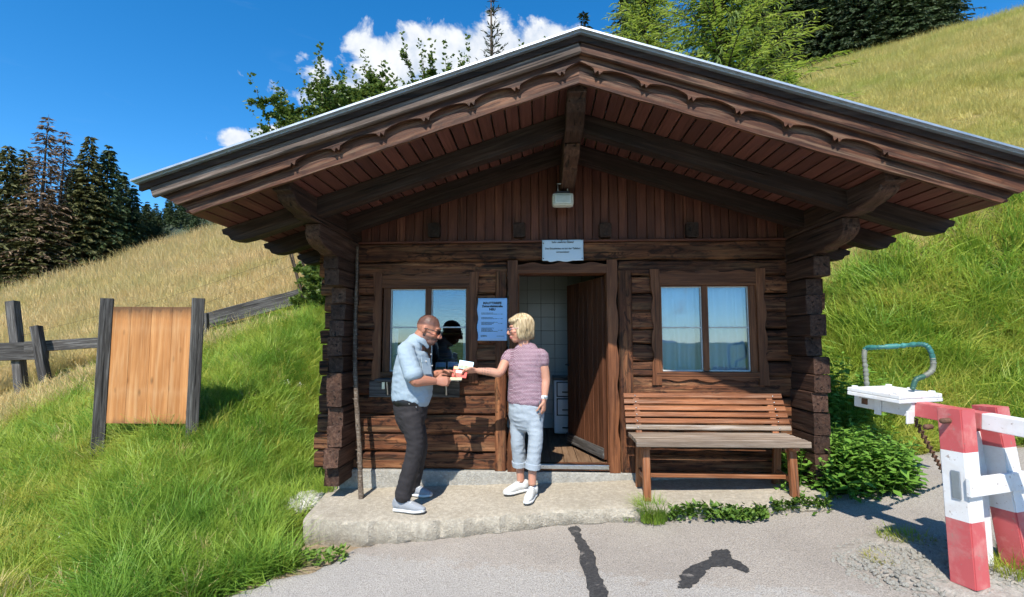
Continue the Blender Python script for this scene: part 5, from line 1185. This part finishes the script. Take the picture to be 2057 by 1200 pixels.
# ------------------------------------------------------------------ people
def ell(c, ax, rad, n=14, m=9):
    """ellipsoid with given axes (3 unit vectors) and radii"""
    A = np.array(ax, float); V, F = [], []
    for i in range(1, m):
        th_ = math.pi * i / m
        for j in range(n):
            ph = 2 * math.pi * j / n; V.append(np.array(c) + A[0] * rad[0] * math.sin(th_) * math.cos(ph) + A[1] * rad[1] * math.sin(th_) * math.sin(ph) + A[2] * rad[2] * math.cos(th_))
    for i in range(m - 2):
        for j in range(n): k = (j + 1) % n; F.append((i * n + j, (i + 1) * n + j, (i + 1) * n + k, i * n + k))
    F.append(tuple(range(n))); F.append(tuple((m - 2) * n + j for j in range(n))[::-1]); return V, F
def fuse(parts, voxel=.006, smooth=4, wr=0.0, wf=9.0, colf=None, seed=0.0):
    """one continuous skin over overlapping closed pieces"""
    V, F = merge(parts); me = fix_normals(mk(V, F)); o = bpy.data.objects.new('tmp', me); SC.collection.objects.link(o)
    r_ = o.modifiers.new('r', 'REMESH'); r_.mode = 'VOXEL'; r_.voxel_size = voxel
    if smooth: s = o.modifiers.new('s', 'SMOOTH'); s.factor = .5; s.iterations = smooth
    out = bpy.data.meshes.new_from_object(o.evaluated_get(bpy.context.evaluated_depsgraph_get())); bpy.data.objects.remove(o)
    n = len(out.vertices); P = np.empty(n * 3, np.float32); out.vertices.foreach_get('co', P); P = P.reshape(-1, 3)
    if wr:
        Nn = np.empty(n * 3, np.float32); out.vertices.foreach_get('normal', Nn); Nn = Nn.reshape(-1, 3)
        from mathutils import noise as mn
        w_ = np.array([1 - 2.6 * abs(mn.noise(Vector((p[0] * wf * .55 + p[2] * wf * .35 + seed * 7, p[1] * wf * .55, p[2] * wf * 1.1)))) + .5 * mn.noise(Vector((p[0] * wf * 1.9, p[1] * wf * 1.9 + seed, p[2] * wf * 2.6))) for p in P])
        P = P + Nn * ((w_ - .2) * wr)[:, None]; out.vertices.foreach_set('co', P.astype(np.float32).ravel())
    if colf is not None:
        C_ = colf(P); a = out.attributes.new('paint', 'FLOAT_COLOR', 'POINT'); a.data.foreach_set('color', np.concatenate([C_, np.ones((n, 1))], 1).astype(np.float32).ravel())
    out.polygons.foreach_set('use_smooth', np.ones(len(out.polygons), bool)); out.materials.clear(); out.update(); return out
def skin_mat():
    m, t, b = mat('skin'); a = t.add('ShaderNodeAttribute', attribute_name='paint').outputs['Color']; n = t.noise(ocoord(t, False), 60, 3, .6)
    t.set(b.inputs['Base Color'], t.mix(t.ramp(n, [(.3, .0), (.8, .22)]), a, (.50, .17, .12))); b.inputs['Roughness'].default_value = .48; b.inputs['Specular IOR Level'].default_value = .35
    b.inputs['Subsurface Weight'].default_value = .12; b.inputs['Subsurface Radius'].default_value = (.012, .005, .003); b.inputs['Subsurface Scale'].default_value = .5; return m
M['skin'] = skin_mat()
def cloth(name, a, bcol, scale=260, rough=.85, fold=.35):
    m, t, b = mat(name); c = ocoord(t, False); n = t.noise(c, scale, 2, .6); n2 = t.noise(c, 7, 4, .6, .8)
    k = t.mix(n, a, bcol); t.set(b.inputs['Base Color'], k); b.inputs['Roughness'].default_value = rough
    bump(t, b, t.math('ADD', t.math('MULTIPLY', n, .12), n2), fold, .02); return m
M['shirt'] = cloth('pale_blue_shirt_fabric', (.24, .32, .39), (.36, .44, .51)); M['trousers'] = cloth('dark_trouser_fabric', (.011, .009, .0105), (.026, .022, .024)); M['jeans'] = cloth('washed_denim', (.24, .29, .34), (.42, .47, .52), 200)
M['shoe_grey'] = cloth('grey_mesh_shoe', (.20, .22, .25), (.33, .35, .38), 300); M['shoe_white'] = cloth('white_mesh_shoe', (.52, .52, .50), (.68, .68, .66), 300); M['sole'] = plain('white_rubber', (.66, .67, .67), .6)
def blouse():
    m, t, b = mat('patterned_blouse_fabric'); c = ocoord(t, False); s = t.add('ShaderNodeSeparateXYZ', i_0=c)
    u_ = t.math('MULTIPLY', t.math('ADD', s.outputs[0], t.math('MULTIPLY', s.outputs[1], .6)), 520.0); v_ = t.math('MULTIPLY', s.outputs[2], 560.0)
    p_ = t.math('SINE', t.math('ADD', v_, t.math('MULTIPLY', t.math('ABSOLUTE', t.math('SINE', t.math('MULTIPLY', u_, .5))), 2.6)))
    n2 = t.noise(c, 7, 4, .6, .8); k = t.ramp(p_, [(.15, (.15, .060, .095)), (.45, (.28, .15, .20)), (.80, (.52, .43, .47))]); 
    t.set(b.inputs['Base Color'], k); b.inputs['Roughness'].default_value = .85; bump(t, b, n2, .35, .02); return m
M['blouse'] = blouse()
def hairmat():
    m, t, b = mat('blond_hair'); n = t.noise(t.mapping(ocoord(t, False), (90, 90, 12)), 1.0, 4, .6); t.set(b.inputs['Base Color'], t.ramp(n, [(.3, (.24, .17, .09)), (.5, (.48, .37, .22)), (.72, (.72, .60, .40))])); b.inputs['Roughness'].default_value = .4; bump(t, b, n, .5, .006); return m
M['hair'] = hairmat(); M['lens_dark'] = plain('dark_lens', (.012, .012, .014), .08, 0, .1, 5, 0); M['pinkframe'] = plain('pale_pink_frame', (.70, .42, .45), .3)
def nz(v): v = np.asarray(v, float); return v / np.linalg.norm(v)
def hand(wrist, d, n, th_side, curl=(.5, .5, .5), sz=1.0, spread=.06, thumb=.6):
    """palm and five fingers; d towards the fingers, n out of the palm, th_side towards the thumb"""
    w0 = np.array(wrist, float); d = nz(d); n = np.asarray(n, float); n = nz(n - d * (n @ d)); s = nz(np.cross(d, n)); s = s if s @ np.asarray(th_side) > 0 else -s
    out = [tube_vf([w0 - d * .02, w0 + d * .015 * sz, w0 + d * .05 * sz, w0 + d * .088 * sz], [(.026 * sz, .020 * sz), (.031 * sz, .018 * sz), (.040 * sz, .0165 * sz), (.040 * sz, .014 * sz)], 12, tuple(n), 10)]
    for k, (o_, l) in enumerate(((.028, .072), (.0095, .080), (-.0095, .074), (-.027, .058))):
        p = w0 + d * (.088 - .006 * abs(k - 1)) * sz + s * o_ * sz; a = spread * (1.2 - k * .8); dd = nz(d + s * a); pts = [p - dd * .012]; rr_ = [.0094 * sz]; an = 0
        for j, fl in enumerate((.45, .31, .24)):
            an += curl[j]; v = dd * math.cos(an) + n * math.sin(an); p = p + v * l * fl * sz; pts.append(p); rr_.append((.0092, .0085, .0072)[j] * sz)
        out.append(tube_vf(pts, rr_, 8, tuple(s), 12))
    p = w0 + d * .022 * sz + s * .026 * sz; v1 = nz(d * .62 + s * .72 + n * .35 * thumb); v2 = nz(d * .85 + s * (.4 - .4 * thumb) + n * .6 * thumb); p1 = p + v1 * .040 * sz; p2 = p1 + v2 * .032 * sz; p3 = p2 + nz(v2 + n * .3 * thumb) * .026 * sz
    out.append(tube_vf([p - v1 * .015, p, p1, p2, p3], [.013 * sz, .0135 * sz, .011 * sz, .0098 * sz, .0078 * sz], 8, tuple(n), 14)); return out
def head_parts(hc, F_, U_, S_, k=1.0, nose=1.0, jaw=1.0):
    ax = (F_, S_, U_); q = lambda f, s, u: hc + (F_ * f + S_ * s + U_ * u) * k; e = lambda c, r: ell(c, ax, tuple(x * k for x in r))
    out = [e(q(-.012, 0, .028), (.098, .077, .092)), e(q(.022, 0, -.028), (.072, .064, .085)), e(q(.045, 0, -.086), (.042 * jaw, .045 * jaw, .034)), e(q(.0, 0, -.075), (.06, .056 * jaw, .045)),
           e(q(.082, 0, .030), (.014, .05, .012)), e(q(.088, 0, -.062), (.012, .026, .008)), e(q(.086, 0, -.076), (.012, .022, .008)), e(q(.074, .036, -.025), (.016, .02, .02)), e(q(.074, -.036, -.025), (.016, .02, .02)),
           tube_vf([q(.086, 0, .022), q(.102, 0, -.005), q(.112 * nose, 0, -.030), q(.094, 0, -.036)], [.009 * k, .010 * k, .0145 * k, .012 * k], 8, tuple(S_), 10)]
    for s in (-1, 1): out += [e(q(-.012, s * .079, -.006), (.019, .009, .032)), e(q(.076, s * .031, .008), (.011, .013, .009))]
    return out
def shoe(name, heel, toe, mats, parent, hgt=.085, wv=.047):
    """trainer: moulded sole and soft upper, heel/toe are ground points"""
    h0, t0 = np.array(heel, float), np.array(toe, float); d = nz((t0 - h0) * np.array([1, 1, 0])); L = np.linalg.norm((t0 - h0)[:2]); s = np.array([-d[1], d[0], 0]); up = np.array([0, 0, 1.0])
    pt_ = lambda f, z: h0 + d * L * f + up * (z + (t0[2] - h0[2]) * f)
    so_ = fuse([tube_vf([pt_(.06, .016), pt_(.3, .015), pt_(.7, .015), pt_(.93, .022)], [(wv * .78, .018), (wv * .8, .017), (wv * 1.04, .017), (wv * .72, .014)], 12, (0, 0, 1), 16)], .006, 2)
    P = np.empty(len(so_.vertices) * 3, np.float32); so_.vertices.foreach_get('co', P); P = P.reshape(-1, 3); g0 = h0[2] + (t0[2] - h0[2]) * .5; P[:, 2] = np.maximum(P[:, 2], g0 - .001); so_.vertices.foreach_set('co', P.ravel())
    root = obj(name, fuse([tube_vf([pt_(.05, .055), pt_(.18, .06), pt_(.42, .055), pt_(.7, .042), pt_(.93, .032)], [(wv * .62, .045), (wv * .7, .05), (wv * .76, .046), (wv * .9, .034), (wv * .58, .020)], 12, (0, 0, 1), 18),
                     tube_vf([pt_(.16, .05), pt_(.15, hgt + .012)], [.040, .041], 12, (1, 0, 0), 6)], .006, 3), mats[0], parent)
    obj('sole', so_, mats[1], root); lc = []
    for k in range(5): f = .40 + k * .075; lc.append(tube_vf([pt_(f, .098 - k * .009) - s * .026, pt_(f + .012, .108 - k * .010), pt_(f, .098 - k * .009) + s * .026], .0035, 5, (0, 0, 1), 6))
    obj('laces', mk(*merge(lc), True), mats[1], root); return root
def glasses(hc, F_, U_, S_, lens, frm, parent, k=1.0, fr=.0025, lh=.017):
    q = lambda f, s, u: hc + (F_ * f + S_ * s + U_ * u) * k
    g = obj('glasses', mk(*merge([tube_vf([q(.100, s * .060, .012), q(.086, s * .077, .012), q(.02, s * .084, .010), q(-.012, s * .083, .0)], fr, 6, (0, 0, 1), 10) for s in (-1, 1)] + [tube_vf([q(.112, -.012, .012), q(.113, .012, .012)], fr, 6, (0, 0, 1))]), True), frm, parent)
    for s in (-1, 1): obj('lens', mk(*ell(q(.103, s * .036, .006), (nz(F_ + S_ * s * .25), nz(S_ - F_ * s * .25), U_), (.0045 * k, .029 * k, lh * k)), True), lens, g)
    return g
def tie(mesh_name): return mesh_name
# ------------------------------ the man
m_ = lambda px, py, dy=0.0: onY(px, py, 4.30 + dy)
gz = float(porch_z(-1.08, 4.3)); man = thing('person', 'bald man in pale blue short-sleeved shirt and dark trousers, wearing sunglasses, holding a booklet', 'person', (float(m_(820, 1000)[0]), 4.32, gz))
pit = R(20); F_ = nz([math.cos(pit), -.12, -math.sin(pit)]); S_ = nz(np.cross(F_, [0, 0, 1])); U_ = np.cross(S_, F_); hc = m_(861, 662)
sk = head_parts(hc, F_, U_, S_, 1.05, 1.06, 1.1)
sk.append(tube_vf([hc - F_ * .035 - U_ * .05, m_(843, 683), m_(836, 700)], [(.060, .064), (.064, .068), (.085, .075)], 12, (1, 0, 0), 8))
# trunk under the clothes keeps the figure one surface
sk.append(tube_vf([m_(836, 700), m_(829, 730), m_(827, 780), m_(825, 830)], [(.10, .06), (.13, .085), (.12, .10), (.11, .08)], 14, (1, 0, 0), 12))
near = [m_(815, 706, -.17), m_(833, 764, -.23), m_(872, 766, -.13)]; farr = [m_(826, 706, .18), m_(848, 758, .22), m_(887, 750, .12)]
for A in (near, farr): sk.append(tube_vf([A[0], (A[0] + A[1]) / 2, A[1], (A[1] * .6 + A[2] * .4), A[2]], [.048, .050, .047, .045, .031], 12, (0, 1, .3), 20))
for (hp_, kn, an) in ((m_(824, 832, -.09), m_(836, 900, -.10), m_(811, 996, -.10)), (m_(828, 832, .09), m_(843, 896, .14), m_(829, 980, .27))): sk.append(tube_vf([hp_, kn, an], [.06, .04, .036], 10, (1, 0, 0), 14))
sk += hand(near[2] + nz(near[2] - near[1]) * .012, nz([1, .25, -.02]), (0, 1, -.25), (0, .1, 1), (.75, .95, .6), 1.06, .03, .9)
sk += hand(farr[2] + nz(farr[2] - farr[1]) * .012, nz([1, -.28, .05]), (.1, -.6, -.75), (.0, -.5, .8), (.35, .5, .4), 1.04, .05, .7)
def man_col(P):
    r_ = P - hc; f, s, u = r_ @ F_, r_ @ S_, r_ @ U_; C_ = np.tile(np.array([[.40, .185, .12]]), (len(P), 1)); C_[:] = C_
    inh = (np.linalg.norm(r_, axis=1) < .19)
    stub = sstep(.030, .055, u + .35 * np.maximum(-f, 0) * (u > -.05)) * sstep(.10, .06, f) * inh; C_ = C_ * (1 - .88 * stub[:, None]) + np.array([[.04, .028, .025]]) * (.88 * stub[:, None])
    beard = sstep(-.030, -.052, u - .25 * np.minimum(f - .05, 0) * 0) * sstep(-.03, .0, f) * inh * (1 - .5 * sstep(.0, .012, .012 - np.hypot(u + .069, s * .4)))
    C_ = C_ * (1 - .82 * beard[:, None]) + np.array([[.07, .055, .05]]) * (.82 * beard[:, None]); red = sstep(.02, .0, np.abs(u + .02)) * (f > .05) * inh; C_ = C_ + np.array([[.06, -.02, -.02]]) * red[:, None]
    return np.clip(C_, 0, 1)
obj('body', fuse(sk, .0052, 3, colf=man_col), M['skin'], man)
sh = [tube_vf([m_(826, 806), m_(827, 792), m_(829, 768), m_(829, 740), m_(829, 716), m_(829, 702), m_(835, 691), m_(841, 681)], [(.165, .158), (.172, .170), (.178, .170), (.183, .156), (.185, .128), (.165, .098), (.105, .084), (.078, .078)], 22, (1, 0, 0), 26)]
for (A, sg) in ((near, -1), (farr, 1)): sh.append(tube_vf([A[0] + np.array([0, -sg * .05, .02]), A[0], A[0] * .45 + A[1] * .55, A[0] * .16 + A[1] * .84 + np.array([0, 0, .012])], [.062, .072, .075, .076], 14, (0, 1, .3), 14))
shirt = obj('shirt', fuse(sh, .008, 2, .0040, 19, seed=1.0), M['shirt'], man)
# cuffs, collar, placket, pocket, buttons
for A in (near, farr):
    d = nz(A[1] - A[0]); e = A[0] * .13 + A[1] * .87 + np.array([0, 0, .010]); obj('cuff', fuse([tube_vf([e - d * .022, e + d * .010], [.0795, .0795], 18, (0, 1, .3), 5)], .008, 2), M['shirt'], shirt)
cl = []
for k, sg in ((0, -1), (1, 1)):
    cl.append(tube_vf([m_(829, 690, sg * .045), m_(838, 684, sg * .078), m_(850, 686, sg * .066), m_(860, 698, sg * .022)], [(.010, .022), (.010, .026), (.010, .028), (.008, .020)], 8, (0, 0, 1), 12))
cl.append(tube_vf([m_(829, 690, -.045), m_(824, 690, 0), m_(829, 690, .045)], [(.010, .022)] * 3, 8, (0, 0, 1), 8)); obj('collar', fuse(cl, .006, 2), M['shirt'], shirt)
def on_shirt(px, py, dy): return m_(px, py, dy)
pk = prism([(0, 0), (.095, 0), (.095, .10), (0, .10)], .008); 
def quad_patch(name, pts, th_, mtl, parent): 
    P = [np.array(p) for p in pts]; n = nz(np.cross(P[1] - P[0], P[3] - P[0])); V = P + [p + n * th_ for p in P]; return obj(name, fix_normals(mk(V, [(0, 1, 2, 3), (7, 6, 5, 4), (0, 4, 5, 1), (1, 5, 6, 2), (2, 6, 7, 3), (3, 7, 4, 0)])), mtl, parent)
quad_patch('pocket_flap', [m_(848, 717, -.185), m_(864, 720, -.115), m_(864, 730, -.115), m_(848, 728, -.190)], .012, M['shirt'], shirt)
quad_patch('pocket', [m_(849, 728, -.182), m_(865, 730, -.112), m_(867, 752, -.112), m_(849, 752, -.185)], .007, M['shirt'], shirt)
for (px, py, dy) in ((856, 726, -.165), (866, 712, -.03), (868, 735, -.03), (869, 758, -.03)): obj('button', mk(*ell(m_(px, py, dy), np.eye(3), (.006, .006, .006), 8, 6), True), M['sole'], shirt)
tr = [tube_vf([m_(824, 800), m_(825, 815), m_(826, 838), m_(827, 856)], [(.160, .142), (.162, .142), (.160, .130), (.150, .098)], 20, (1, 0, 0), 12),
      tube_vf([m_(824, 835, -.085), m_(831, 868, -.10), m_(834, 900, -.105), m_(823, 945, -.105), m_(812, 985, -.10), m_(810, 999, -.10)], [.094, .080, .070, .068, .068, .070], 16, (1, 0, 0), 24),
      tube_vf([m_(829, 835, .085), m_(838, 868, .11), m_(843, 898, .15), m_(836, 940, .22), m_(829, 974, .27), m_(829, 983, .27)], [.092, .078, .068, .066, .066, .068], 16, (1, 0, 0), 24)]
trs = obj('trousers', fuse(tr, .008, 2, .0034, 21, seed=2.0), M['trousers'], man)
obj('belt', fuse([tube_vf([m_(825, 808), m_(825, 801)], [(.172, .150), (.172, .150)], 24, (1, 0, 0), 4)], .009, 1), M['black'], man)
for (px, py, dy) in ((822, 812, -.168), (836, 818, -.15)): obj('rivet', mk(*ell(m_(px, py, dy), np.eye(3), (.005, .005, .005), 8, 6), True), M['steel'], trs)
def gp(px, py): p = hit(px, py, porch_z); return p
h1 = m_(784, 1015, -.10); t1_ = m_(846, 1025, -.16)
def foot(cx, cy, ang, L, back=.30):
    d = np.array([math.cos(ang), math.sin(ang), 0]); a = np.array([cx, cy, 0]) - d * L * back; b_ = a + d * L; a[2] = porch_z(a[0], a[1]) + .004; b_[2] = porch_z(b_[0], b_[1]) + .004; return a, b_
an = m_(810, 1000, -.10); a, b_ = foot(an[0], an[1], R(-14), .295); shoe('shoe', a, b_, (M['shoe_grey'], M['sole']), man)
an = m_(829, 985, .27); a, b_ = foot(an[0], an[1], R(-20), .295); shoe('shoe', a, b_, (M['shoe_grey'], M['sole']), man)
glasses(hc, F_, U_, S_, M['lens_dark'], M['black'], man, 1.06, .0035, .019)
# ------------------------------ the woman
w_ = lambda px, py, dy=0.0: onY(px, py, 4.48 + dy)
wm = thing('person', 'blond woman in patterned mauve blouse and rolled pale jeans, reaching out a card', 'person', (float(w_(1056, 980)[0]), 4.48, float(porch_z(-.1, 4.48))))
f2 = nz([-.5, -.86, 0]); s2 = np.array([-f2[1], f2[0], 0]); up = np.array([0, 0, 1.0])
F2 = nz([-.955, -.28, -.06]); S2 = nz(np.cross(up, F2)); U2 = np.cross(F2, S2); hc2 = w_(1044, 662)
sk = head_parts(hc2, F2, U2, S2, .96, 1.0, .9)
sk.append(tube_vf([hc2 - F2 * .03 - U2 * .05, w_(1053, 690), w_(1056, 704)], [.050, .052, .075], 12, (1, 0, 0), 8))
sk.append(tube_vf([w_(1056, 702), w_(1055, 730), w_(1056, 780), w_(1056, 830)], [(.10, .05), (.11, .07), (.11, .07), (.11, .08)], 14, tuple(f2), 12))
A1 = [w_(1024, 712, .07), w_(1003, 749, -.05), w_(960, 745, -.10)]; A2 = [w_(1089, 711, -.07), w_(1096, 762, -.06), w_(1093, 803, -.10)]
for A in (A1, A2): sk.append(tube_vf([A[0], (A[0] + A[1]) / 2, A[1], (A[1] * .6 + A[2] * .4), A[2]], [.036, .042, .039, .037, .026], 12, (0, 1, .3), 20))
LG = (((w_(1073, 830, -.05), w_(1076, 885, -.08), w_(1070, 938, -.07)), w_(1069, 972, -.06)), ((w_(1041, 830, .03), w_(1040, 885, .03), w_(1044, 932, .08)), w_(1046, 966, .10)))
for (L_, an) in LG: sk.append(tube_vf([L_[0], L_[1], L_[2], an], [.055, .042, .038, .034], 10, (1, 0, 0), 16))
sk += hand(A1[2] + nz(A1[2] - A1[1]) * .01, nz([-1, .05, .0]), (.1, -.55, -.6), (0, -.3, 1), (.45, .6, .4), .92, .04, .9)
sk += hand(A2[2] + nz(A2[2] - A2[1]) * .01, nz([-.05, -.05, -1]), (-.85, .4, 0), (-.35, -.9, 0), (.5, .7, .5), .92, .03, .8)
def wom_col(P):
    r_ = P - hc2; f, s, u = r_ @ F2, r_ @ S2, r_ @ U2; C_ = np.tile(np.array([[.52, .27, .185]]), (len(P), 1)); inh = np.linalg.norm(r_, axis=1) < .18
    lip = (np.hypot((u + .066) / .011, s / .026) < 1) & (f > .05) & inh; C_[lip] = (.50, .16, .15); ch = sstep(.03, .0, np.hypot(u + .03, np.abs(s) - .042)) * (f > .03) * inh; C_ = C_ + np.array([[.05, -.03, -.02]]) * ch[:, None]
    ta = np.linalg.norm(P - (A1[2] * .62 + A1[1] * .38), axis=1); tm_ = (ta < .05) & (np.sin(P[:, 0] * 260) + np.sin(P[:, 2] * 310 + P[:, 0] * 90) > .5); C_[tm_] = C_[tm_] * .45 + np.array([.05, .05, .06]); return np.clip(C_, 0, 1)
obj('body', fuse(sk, .0052, 3, colf=wom_col), M['skin'], wm)
bl_ = [tube_vf([w_(1057, 808), w_(1057, 790), w_(1056, 765), w_(1056, 738), w_(1057, 718), w_(1057, 705), w_(1057, 700)], [(.176, .128), (.172, .128), (.163, .122), (.160, .124), (.158, .105), (.142, .086), (.110, .074)], 22, tuple(f2), 24)]
for A in (A1, A2): bl_.append(tube_vf([A[0] + (w_(1057, 716) - A[0]) * .35, A[0] - up * .006, A[0] * .62 + A[1] * .38], [.048, .052, .053], 14, (0, 1, .3), 10))
obj('blouse', fuse(bl_, .008, 2, .0032, 20, seed=3.0), M['blouse'], wm)
jn = [tube_vf([w_(1057, 800), w_(1057, 818), w_(1057, 838), w_(1057, 852)], [(.160, .118), (.165, .125), (.165, .120), (.15, .10)], 20, tuple(f2), 12)]
for (L_, an) in LG: jn.append(tube_vf([L_[0], (L_[0] + L_[1]) / 2, L_[1], (L_[1] + L_[2]) / 2, L_[2]], [.080, .070, .062, .060, .060], 16, (1, 0, 0), 20))
jo = obj('jeans', fuse(jn, .008, 2, .0032, 22, seed=4.0), M['jeans'], wm)
for (L_, an) in LG: d = nz(L_[2] - L_[1]); obj('rolled_hem', mk(*tube_vf([L_[2] - d * .032, L_[2] - d * .030, L_[2] + d * .012, L_[2] + d * .013], [.0655, .068, .068, .064], 20, (1, 0, 0), 0, False)), M['jeans'], jo)
an = w_(1046, 966, .10); a, b_ = foot(an[0], an[1], R(-152), .245); shoe('shoe', a, b_, (M['shoe_white'], M['sole']), wm, .07, .042)
an = w_(1069, 972, -.06); a, b_ = foot(an[0], an[1], R(-108), .245); shoe('shoe', a, b_, (M['shoe_white'], M['sole']), wm, .07, .042)
# hair: soft volume plus separate strands
ax = (F2, S2, U2); q2 = lambda f, s, u: hc2 + F2 * f + S2 * s + U2 * u
hv = fuse([ell(q2(-.022, 0, .036), ax, (.102, .091, .100)), ell(q2(-.040, 0, -.035), ax, (.076, .088, .085)), ell(q2(.002, .066, -.022), ax, (.048, .026, .075)), ell(q2(.002, -.066, -.022), ax, (.048, .026, .075)), ell(q2(.052, 0, .078), ax, (.048, .072, .034))], .007, 4)
hr = obj('hair', hv, M['hair'], wm); st = []; g = np.random.default_rng(12)
for k in range(420):
    ph = g.uniform(0, 6.283); fr = math.cos(ph); dn = g.uniform(.80, 1.08); r0 = g.uniform(.99, 1.075); pts = []; cc = q2(-.022, 0, .034); front = fr > .45
    tmax = (1.15 if front else 2.35) * dn; crown = q2(-.035, .012, .0)
    for t in np.linspace(.12, tmax, 8):
        tt = min(t, 1.75); rad_ = (.106 * r0, .095 * r0, .104 * r0); p = cc + F2 * rad_[0] * math.sin(tt) * math.cos(ph) + S2 * rad_[1] * math.sin(tt) * math.sin(ph) + U2 * rad_[2] * math.cos(tt)
        if t > 1.75: p = p - U2 * (t - 1.75) * .145 + (cc - p) * (t - 1.75) * .10 * np.array([1, 1, 0])
        pts.append(p)
    st.append(tube_vf(pts, np.linspace(.0048, .0028, 8), 4, tuple(F2 + S2 * .3), cap=False))
obj('strands', mk(*merge(st), True), M['hair'], hr)
glasses(hc2, F2, U2, S2, M['glass'], M['pinkframe'], wm, .97, .0026, .017)
dwr = nz(A2[2] - A2[1]); wt = A2[2] - dwr * .02
wo = tag(obj('watch', fuse([tube_vf([wt - dwr * .010, wt + dwr * .010], [.031, .031], 16, (0, 1, 0), 4)], .006, 1), M['sole'], wm)); obj('dial', mk(*ell(wt + np.array([.012, -.030, 0]), np.eye(3), (.015, .006, .016)), True), M['steel'], wo)
# ------------------------------ things in their hands
bk = onY(924, 748, 4.37)
def held(name, label, cat, c, wv, h, th_, mtl, xa, ya):
    t = thing(name, label, cat, tuple(map(float, c))); x = Vector(xa).normalized(); y = Vector(ya); y = (y - x * y.dot(x)).normalized(); z = x.cross(y); Mx = Matrix((x, y, z)).transposed().to_4x4(); Mx.translation = Vector(c)
    obj('cover', box_mesh((-wv / 2, -h / 2, -th_ / 2), (wv / 2, h / 2, th_ / 2), .001), mtl, t, Mx); return t, Mx
t, Mx = held('booklet', 'red booklet with white panel held between the man and the woman', 'booklet', bk, .125, .105, .008, plain('red_print', (.60, .045, .030), .4), (1, .0, -.12), (.35, .55, .75))
obj('title_panel', box_mesh((-.035, -.012, .0045), (.03, .014, .0052)), M['sole'], t, Mx); obj('picture_band', box_mesh((-.06, .022, .0045), (.06, .05, .0052)), plain('picture_print', (.55, .50, .22), .4, 0, .6, 90), t, Mx)
t, Mx = held('picture_card', 'small blue landscape card in the fingers of the woman', 'card', onY(936, 734, 4.385), .125, .075, .003, plain('sky_print', (.42, .66, .85), .35), (1, .0, -.16), (.1, .45, 1))
obj('landscape', box_mesh((-.058, -.034, .0017), (.058, -.004, .0024)), plain('hill_print', (.20, .30, .16), .4, 0, .7, 60), t, Mx)
t, Mx = held('folder', 'pale folder under the red booklet in the right hand of the man', 'folder', onY(916, 761, 4.30), .10, .10, .006, plain('cream_card', (.62, .58, .42), .5), (1, .1, .0), (0, 1, .15))
t, Mx = held('mobile_phone', 'dark grey phone held down at the side of the woman', 'phone', onY(1086, 822, 4.375), .012, .14, .07, plain('phone_case', (.12, .13, .15), .3), (.95, -.2, 0), (-.2, 0, 1))
